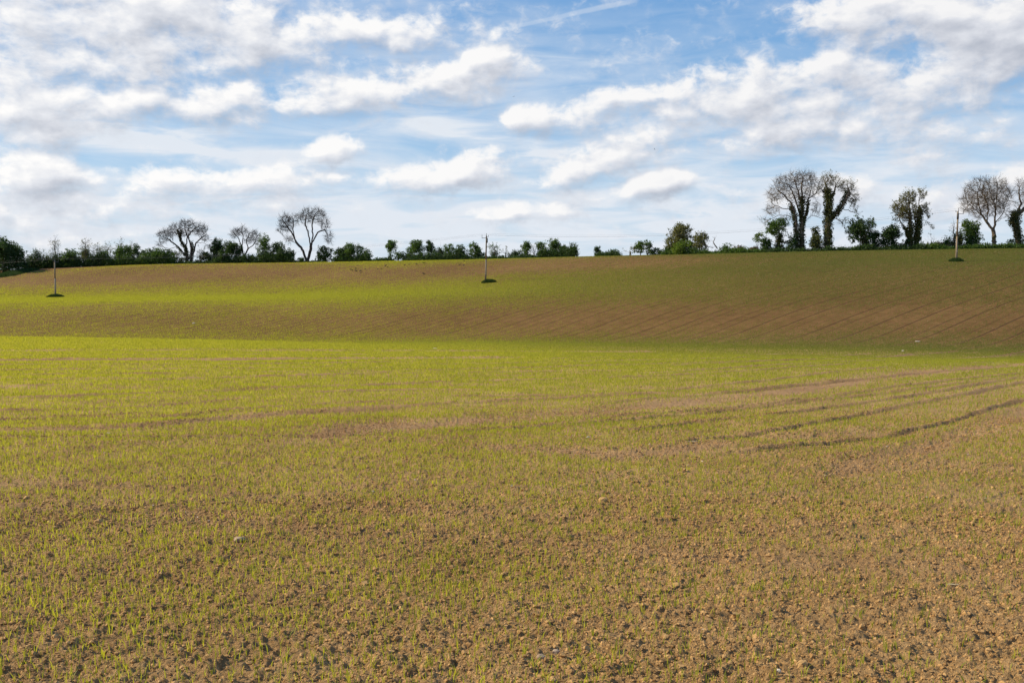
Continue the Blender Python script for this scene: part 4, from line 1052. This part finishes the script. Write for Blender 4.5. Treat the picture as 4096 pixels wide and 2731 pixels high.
def flying(px, py, dep, span, label, bank):
    c = at(px, py, dep); s_ = span/2
    st = [(-.5, .0, .02), (-.3, .05, .04), (0, .07, .05), (.25, .05, .045), (.4, .03, .02)]; parts = []
    P = np.array([[q[0]*span*.4, 0, 0] for q in st]); r = np.array([q[1] for q in st])*span*.5+.01
    parts.append((lambda VF: (VF[0], [VF[1]]))(tubes(P[:-1], P[1:], r[:-1], r[1:], 8)))
    for sg in (-1, 1):
        w = np.array([[.10, .03, .02], [-.14, .03, .02], [-.08, .5, .16], [.10, .5, .18], [-.12, 1., .10], [-.02, 1., .10]])*np.array([span*.7, s_*sg, span*.5])
        w2 = w-[0, 0, .02*span]; parts.append((np.vstack([w, w2]), [np.array([[0, 1, 2, 3], [3, 2, 4, 5], [9, 8, 7, 6], [11, 10, 8, 9], [0, 3, 9, 6], [3, 5, 11, 9], [2, 1, 7, 8], [4, 2, 8, 10], [5, 4, 10, 11]])]))
    V, F = merge(parts); o = mesh_np('flying_bird', V, F, M_crow, origin=(0, 0, 0)); o.location = tuple(c); o.rotation_euler = (bank, 0, random.uniform(0, 6)); tag(o, label, 'bird')
flying(2055, 387, 150, .38, 'tiny dark bird in flight in the blue gap above the middle pole', .2)
flying(2618, 597, 170, .42, 'tiny dark bird in flight below the big white cloud right of centre', .9)

# ------------------------------------------------------------------ sky: Nishita with procedural clouds
SUN_AZ, SUN_EL = R(-82), R(36)
world = bpy.data.worlds.new('World'); scene.world = world; world.use_nodes = True
nt = world.node_tree; nt.nodes.clear()
out = nt.nodes.new('ShaderNodeOutputWorld')
tc = nt.nodes.new('ShaderNodeTexCoord')
def d2a(X, Y):                      # overview coordinates (2352 px wide) -> degrees
    px, py = X*1.7415, Y*1.7415
    a, b = ray(px, py); return math.degrees(math.atan(a)), math.degrees(math.atan(b/math.hypot(1, a)))
S1 = math.degrees(1.7415/FPX)
CL = [ # x, y, rx, ry, rot(deg, + = rising right), weight
    (330, 50, 470, 100, 0, 1.1), (90, 95, 170, 70, 0, .9), (560, 60, 260, 90, -8, .9), (60, 40, 140, 60, 0, .6), (860, 72, 330, 42, -2, .9), (1040, 90, 110, 26, 0, .7), (500, 120, 230, 45, -10, .6), (200, 130, 260, 60, 0, .6),
    (30, 190, 70, 50, 0, .9), (140, 245, 230, 62, 4, 1.0), (330, 238, 130, 40, 5, .9), (470, 230, 110, 45, 0, .9), (560, 210, 75, 42, 0, 1.0), (568, 262, 75, 30, 10, .8), (60, 290, 190, 50, 0, .8), (330, 180, 300, 40, 0, .55), (590, 145, 80, 30, 30, .5),
    (780, 222, 150, 42, 10, 1.0), (860, 205, 60, 38, 10, .7), (960, 185, 150, 42, 14, 1.0), (1100, 160, 150, 48, 5, 1.05), (1190, 160, 80, 35, 0, .6), (720, 240, 90, 28, 0, .6), (940, 215, 160, 40, 5, .6),
    (762, 345, 74, 27, 12, 1.1), (700, 372, 60, 16, 8, .6),
    (85, 395, 100, 48, 0, 1.1), (30, 420, 80, 45, 0, 1.0), (200, 412, 90, 26, 0, .8), (100, 480, 260, 60, 0, .75), (420, 425, 220, 35, 0, .75), (600, 412, 170, 32, 3, .95), (740, 402, 90, 24, 5, .9), (520, 450, 330, 45, 0, .55),
    (1055, 395, 130, 40, 8, 1.15), (950, 405, 120, 32, 5, .85), (1160, 412, 60, 20, 0, .7), (870, 420, 80, 20, 0, .5),
    (1220, 270, 110, 32, 3, .95), (1330, 255, 100, 30, 5, .8), (1420, 232, 120, 34, 15, .85), (1560, 205, 130, 45, 14, .9), (1500, 260, 170, 40, 5, .75), (1480, 300, 150, 28, 5, .6), (1650, 190, 110, 34, 5, .7),
    (1740, 215, 130, 60, 10, 1.0), (1880, 210, 210, 70, 6, 1.0), (2050, 225, 230, 75, 0, .9), (1800, 300, 170, 50, 5, 1.0), (1980, 290, 200, 50, 0, .8), (2230, 225, 120, 42, 5, .7), (1900, 140, 70, 30, 20, .8), (2020, 150, 110, 35, 0, .5), (1780, 340, 110, 24, 3, .7),
    (2030, 40, 200, 62, 0, 1.1), (2180, 60, 170, 70, -8, 1.1), (2280, 90, 160, 85, 0, 1.3), (2340, 40, 130, 70, 0, 1.1), (1900, 20, 90, 40, 0, .7),
    (1400, 372, 90, 38, 10, 1.15), (1320, 395, 110, 30, 8, .9), (1500, 425, 110, 32, 3, 1.2), (1250, 415, 70, 20, 0, .7), (1540, 360, 130, 40, 5, .45),
    (1170, 490, 110, 26, 4, .95), (1270, 480, 100, 26, 0, .75), (1130, 455, 90, 20, 0, .4),
    (150, 540, 330, 40, 0, .6), (2150, 400, 330, 55, 0, .45), (2050, 470, 420, 50, 0, .5), (1700, 480, 200, 40, 0, .35), (2335, 400, 70, 30, 0, 1.0), (2225, 415, 40, 16, 0, .7), (2270, 330, 90, 30, 10, .4), (850, 490, 160, 24, 0, .3), (1500, 500, 400, 22, 0, .25),
    # off-frame, for the light and for views from the side
    (-300, 200, 300, 200, 0, 1), (-500, -100, 400, 150, 0, 1), (2700, 150, 300, 120, 0, 1), (2700, 420, 260, 60, 0, .8), (900, -220, 500, 90, 0, 1), (1900, -200, 400, 80, 0, 1), (200, -160, 500, 100, 0, .9), (-300, 430, 260, 60, 0, .9)]
CL += [(300, 135, 380, 55, 0, .85), (120, 170, 200, 60, 0, .8), (620, 90, 260, 60, -6, .7), (60, 330, 160, 40, 0, .6), (2000, 250, 360, 110, 0, .55), (1300, 285, 160, 30, 4, .6), (1080, 200, 130, 40, 6, .7), (1650, 270, 190, 60, 5, .75), (1450, 320, 230, 35, 8, .6), (1880, 250, 300, 90, 0, .7), (2100, 290, 200, 50, 0, .6), (250, 455, 300, 40, 0, .7), (480, 480, 220, 28, 0, .55), (90, 520, 200, 30, 0, .6), (1950, 430, 260, 34, 0, .6), (2200, 460, 200, 30, 0, .6), (1350, 450, 200, 22, 0, .5)]
VEIL = [(480, 335, 420, 36, -3, .8), (250, 310, 260, 30, -5, .7), (1020, 215, 420, 110, 0, .35), (1180, 335, 220, 22, -14, .55), (1000, 300, 120, 16, -14, .4), (1340, 150, 220, 30, 0, .3), (850, 300, 300, 30, 0, .3), (300, 500, 700, 90, 0, .5), (1000, 540, 1700, 110, 0, .75), (1900, 500, 900, 90, 0, .55), (2100, 330, 500, 80, 0, .4), (1500, 330, 400, 90, 0, .3), (900, 20, 300, 30, 0, .25), (1600, 60, 500, 60, 0, .08)]
def blobs_group(name, lst, combine='ADD'):
    g = bpy.data.node_groups.new(name, 'ShaderNodeTree')
    g.interface.new_socket('P', in_out='INPUT', socket_type='NodeSocketVector'); g.interface.new_socket('D', in_out='OUTPUT', socket_type='NodeSocketFloat')
    gi = g.nodes.new('NodeGroupInput'); go = g.nodes.new('NodeGroupOutput'); acc = None; mags = {}; k = 0
    for (x, y, rx, ry, rot, w_) in sorted(lst, key=lambda q: round(q[4]/5.)):
        rq = round(rot/5.)*5; c_, s_ = math.cos(R(rq)), math.sin(R(rq))
        if rq not in mags or k % 8 == 0:       # re-derived every few blobs so the shader compiler keeps few values alive
            if acc is not None:
                vv = g.nodes.new('ShaderNodeVectorMath'); vv.operation = 'MULTIPLY_ADD'; g.links.new(acc, vv.inputs[0]); vv.inputs[1].default_value = (1e-7,)*3; g.links.new(gi.outputs[0], vv.inputs[2]); src_ = vv.outputs[0]
            else: src_ = gi.outputs[0]
            if rq:
                sx_ = N(g, 'ShaderNodeVectorMath', operation='DOT_PRODUCT'); g.links.new(src_, sx_.inputs[0]); sx_.inputs[1].default_value = (c_, s_, 0)
                sy_ = N(g, 'ShaderNodeVectorMath', operation='DOT_PRODUCT'); g.links.new(src_, sy_.inputs[0]); sy_.inputs[1].default_value = (-s_, c_, 0)
                cb_ = N(g, 'ShaderNodeCombineXYZ'); g.links.new(sx_.outputs['Value'], cb_.inputs[0]); g.links.new(sy_.outputs['Value'], cb_.inputs[1]); src_ = cb_.outputs[0]
            mags = {rq: src_}
        k += 1
        a, e = d2a(x, y); a, e = a*c_+e*s_, -a*s_+e*c_
        ax, ay = 1/(rx*S1*1.3), 1/(ry*S1*1.55)
        mp = g.nodes.new('ShaderNodeVectorMath'); mp.operation = 'MULTIPLY_ADD'; g.links.new(mags[rq], mp.inputs[0]); mp.inputs[1].default_value = (ax, ay, 0); mp.inputs[2].default_value = (-a*ax, -e*ay, 0)
        ln = g.nodes.new('ShaderNodeVectorMath'); ln.operation = 'LENGTH'; g.links.new(mp.outputs[0], ln.inputs[0])
        mr = g.nodes.new('ShaderNodeMapRange'); mr.interpolation_type = 'SMOOTHSTEP'; g.links.new(ln.outputs['Value'], mr.inputs[0])
        mr.inputs[1].default_value = 1.25; mr.inputs[2].default_value = .1; mr.inputs[3].default_value = 0; mr.inputs[4].default_value = w_
        if acc is None: acc = mr.outputs[0]
        else:
            m_ = g.nodes.new('ShaderNodeMath'); m_.operation = 'SMOOTH_MAX' if combine == 'MAX' else 'ADD'; g.links.new(acc, m_.inputs[0]); g.links.new(mr.outputs[0], m_.inputs[1])
            if combine == 'MAX': m_.inputs[2].default_value = .35
            acc = m_.outputs[0]
    g.links.new(acc, go.inputs[0]); return g
gB = blobs_group('cloud_blobs', CL, 'MAX'); gV = blobs_group('veil_blobs', VEIL)
# density group: blobs shaped by fractal noise
gD = bpy.data.node_groups.new('cloud_density', 'ShaderNodeTree')
gD.interface.new_socket('P', in_out='INPUT', socket_type='NodeSocketVector'); gD.interface.new_socket('D', in_out='OUTPUT', socket_type='NodeSocketFloat')
gi = gD.nodes.new('NodeGroupInput'); go = gD.nodes.new('NodeGroupOutput')
wn = N(gD, 'ShaderNodeTexNoise', inp={'Scale': .32, 'Detail': 3.}); gD.links.new(gi.outputs[0], wn.inputs['Vector'])
wv = N(gD, 'ShaderNodeVectorMath', operation='MULTIPLY_ADD'); gD.links.new(wn.outputs['Color'], wv.inputs[0]); wv.inputs[1].default_value = (1.6, .8, 0)
off = N(gD, 'ShaderNodeVectorMath', operation='ADD'); gD.links.new(gi.outputs[0], off.inputs[0]); off.inputs[1].default_value = (-.8, -.4, 0)
gD.links.new(off.outputs[0], wv.inputs[2])
bb = gD.nodes.new('ShaderNodeGroup'); bb.node_tree = gB; gD.links.new(wv.outputs[0], bb.inputs[0])
mp = N(gD, 'ShaderNodeMapping'); gD.links.new(wv.outputs[0], mp.inputs[0]); mp.inputs['Scale'].default_value = (.36, .60, 1); mp.inputs['Rotation'].default_value = (0, 0, R(-6))
nz = N(gD, 'ShaderNodeTexNoise', inp={'Scale': 1., 'Detail': 6., 'Roughness': .52}); gD.links.new(mp.outputs[0], nz.inputs['Vector'])
v = math_(gD, 'ADD', bb.outputs[0], math_(gD, 'MULTIPLY', math_(gD, 'SUBTRACT', nz.outputs[0], .5), mapr(gD, bb.outputs[0], 0., .5, .2, 1.7)))
gD.links.new(v, go.inputs[0])
# direction -> (azimuth, elevation) in degrees
sx = N(nt, 'ShaderNodeSeparateXYZ'); nt.links.new(tc.outputs['Generated'], sx.inputs[0])
az = math_(nt, 'MULTIPLY', math_(nt, 'ARCTAN2', sx.outputs[0], sx.outputs[1]), 180/math.pi)
el = math_(nt, 'MULTIPLY', math_(nt, 'ARCSINE', sx.outputs[2]), 180/math.pi)
cx = N(nt, 'ShaderNodeCombineXYZ'); nt.links.new(az, cx.inputs[0]); nt.links.new(el, cx.inputs[1])
PV = cx.outputs[0]
def dens(offv):
    o = N(nt, 'ShaderNodeVectorMath', operation='ADD'); nt.links.new(PV, o.inputs[0]); o.inputs[1].default_value = offv
    g = nt.nodes.new('ShaderNodeGroup'); g.node_tree = gD; nt.links.new(o.outputs[0], g.inputs[0]); return g.outputs[0]
D0 = dens((0, 0, 0)); D1 = dens((-.4, .62, 0)); 
fm0 = N(nt, 'ShaderNodeMapping'); nt.links.new(PV, fm0.inputs[0]); fm0.inputs['Scale'].default_value = (1.3, 1.7, 1)
fn0 = N(nt, 'ShaderNodeTexNoise', inp={'Scale': 1., 'Detail': 4., 'Roughness': .62, 'Distortion': .5}); nt.links.new(fm0.outputs[0], fn0.inputs['Vector'])
DM = math_(nt, 'ADD', D0, math_(nt, 'MULTIPLY', math_(nt, 'SUBTRACT', fn0.outputs[0], .5), mapr(nt, D0, -.1, .4, .0, .8)))
litf = mapr(nt, math_(nt, 'SUBTRACT', D0, D1), -.30, .40)
msoft = mapr(nt, DM, .16, 1.15); mhard = mapr(nt, DM, .26, .86)
mask = math_(nt, 'ADD', math_(nt, 'MULTIPLY', msoft, math_(nt, 'SUBTRACT', 1., litf)), math_(nt, 'MULTIPLY', mhard, litf), clamp=True)
lit = math_(nt, 'SUBTRACT', D0, D1)
core = mapr(nt, D0, .75, 1.7)
fm = N(nt, 'ShaderNodeMapping'); nt.links.new(PV, fm.inputs[0]); fm.inputs['Scale'].default_value = (1.2, 1.8, 1)
fn = N(nt, 'ShaderNodeTexNoise', inp={'Scale': 1., 'Detail': 5., 'Roughness': .6, 'Distortion': .3}); nt.links.new(fm.outputs[0], fn.inputs['Vector'])
fd = math_(nt, 'MULTIPLY', math_(nt, 'SUBTRACT', fn.outputs[0], .5), .55)
lit = math_(nt, 'ADD', lit, math_(nt, 'MULTIPLY', fd, .40))
br = math_(nt, 'ADD', mapr(nt, lit, -.50, .42, .0, 1.05, False), math_(nt, 'MULTIPLY', core, -.26), clamp=True)
# warmer, greyer to the right of the view (side-lit), brighter on the sun side
side = mapr(nt, az, -25, 25, 0, 1, False)
ccol = ramp(nt, br, [(.0, (.50, .54, .62)), (.3, (.64, .67, .74)), (.6, (.82, .84, .89)), (.9, (1.03, 1.02, 1.01))])
ccol = mixc(nt, math_(nt, 'MULTIPLY', side, .55), ccol, (.84, .85, .88), 'MULTIPLY')
sky = nt.nodes.new('ShaderNodeTexSky'); sky.sky_type = 'NISHITA'; sky.sun_disc = False
sky.sun_elevation = SUN_EL; sky.sun_rotation = SUN_AZ; sky.air_density = 1.0; sky.dust_density = .6; sky.ozone_density = 1.6
SKYS = .098
hsv = N(nt, 'ShaderNodeHueSaturation', inp={'Saturation': 1.35, 'Value': 1.0}); nt.links.new(sky.outputs[0], hsv.inputs['Color'])
# veils (thin cirrus and the pale lower sky)
gv = nt.nodes.new('ShaderNodeGroup'); gv.node_tree = gV; nt.links.new(PV, gv.inputs[0])
mv = N(nt, 'ShaderNodeMapping'); nt.links.new(PV, mv.inputs[0]); mv.inputs['Scale'].default_value = (.16, .9, 1); mv.inputs['Rotation'].default_value = (0, 0, R(7))
nv = N(nt, 'ShaderNodeTexNoise', inp={'Scale': 1., 'Detail': 6., 'Roughness': .55, 'Distortion': .6}); nt.links.new(mv.outputs[0], nv.inputs['Vector'])
vm = math_(nt, 'MULTIPLY', math_(nt, 'ADD', gv.outputs[0], .09), mapr(nt, nv.outputs[0], .28, .72, .25, 1.25), clamp=True)
# vapour trail
a0_, e0_ = d2a(1105, 76); a1_, e1_ = d2a(1445, 0); tm_ = N(nt, 'ShaderNodeMapping', vector_type='TEXTURE'); nt.links.new(PV, tm_.inputs[0])
ang = math.atan2(e1_-e0_, a1_-a0_); L_ = math.hypot(a1_-a0_, e1_-e0_)
tm_.inputs['Location'].default_value = ((a0_+a1_)/2, (e0_+e1_)/2, 0); tm_.inputs['Rotation'].default_value = (0, 0, ang)
ts = N(nt, 'ShaderNodeSeparateXYZ'); nt.links.new(tm_.outputs[0], ts.inputs[0])
bend = math_(nt, 'MULTIPLY', math_(nt, 'MULTIPLY', ts.outputs[0], ts.outputs[0]), .006)
ty = math_(nt, 'ABSOLUTE', math_(nt, 'ADD', math_(nt, 'ADD', ts.outputs[1], bend), math_(nt, 'MULTIPLY', math_(nt, 'SUBTRACT', nv.outputs[0], .5), .25)))
tr = math_(nt, 'MULTIPLY', mapr(nt, ty, .05, .24, 1, 0), mapr(nt, math_(nt, 'ABSOLUTE', ts.outputs[0]), L_*.46, L_*.62, .42, 0))
vm = math_(nt, 'MAXIMUM', vm, tr)
hz = ramp(nt, mapr(nt, el, 0, 22, 0, 1, False), [(.0, (5.4, 7.0, 8.9)), (.30, (3.3, 5.5, 8.1)), (.72, (1.35, 3.5, 6.9)), (1., (.75, 2.4, 6.0))])
hsky = mixc(nt, .72, hsv.outputs[0], hz)
bgs = N(nt, 'ShaderNodeBackground'); nt.links.new(hsky, bgs.inputs[0]); bgs.inputs[1].default_value = SKYS
bgv = N(nt, 'ShaderNodeBackground'); bgv.inputs[0].default_value = (.80, .86, .94, 1); bgv.inputs[1].default_value = .85
bgc = N(nt, 'ShaderNodeBackground'); nt.links.new(ccol, bgc.inputs[0]); bgc.inputs[1].default_value = .87
m1 = nt.nodes.new('ShaderNodeMixShader'); nt.links.new(vm, m1.inputs[0]); nt.links.new(bgs.outputs[0], m1.inputs[1]); nt.links.new(bgv.outputs[0], m1.inputs[2])
m2 = nt.nodes.new('ShaderNodeMixShader'); nt.links.new(mask, m2.inputs[0]); nt.links.new(m1.outputs[0], m2.inputs[1]); nt.links.new(bgc.outputs[0], m2.inputs[2])
nt.links.new(m2.outputs[0], out.inputs[0])
try: world.cycles.sampling_method = 'MANUAL'; world.cycles.sample_map_resolution = 512
except Exception as e: print(e)

# ------------------------------------------------------------------ sun and camera
from mathutils import Vector
sd = Vector((math.sin(SUN_AZ)*math.cos(SUN_EL), math.cos(SUN_AZ)*math.cos(SUN_EL), math.sin(SUN_EL)))
sl_ = bpy.data.lights.new('sun', 'SUN'); sl_.energy = 5.0; sl_.angle = R(.5); sl_.color = (1., .88, .64)
so = bpy.data.objects.new('sun', sl_); COL.objects.link(so); so.rotation_euler = sd.to_track_quat('Z', 'Y').to_euler(); so.location = sd*500
cam = bpy.data.cameras.new('camera'); co = bpy.data.objects.new('camera', cam); COL.objects.link(co); scene.camera = co
cam.sensor_width = 36; cam.lens = 36*FPX/4096; cam.clip_start = .1; cam.clip_end = 20000
co.location = (0, 0, CAMH); co.rotation_euler = (math.pi/2-PITCH, 0, 0)
vs = scene.view_settings; vs.view_transform = 'Standard'; vs.look = 'None'; vs.exposure = .16; vs.gamma = 1
scene.render.resolution_x = 1024; scene.render.resolution_y = 682
scene.cycles.transparent_max_bounces = 8
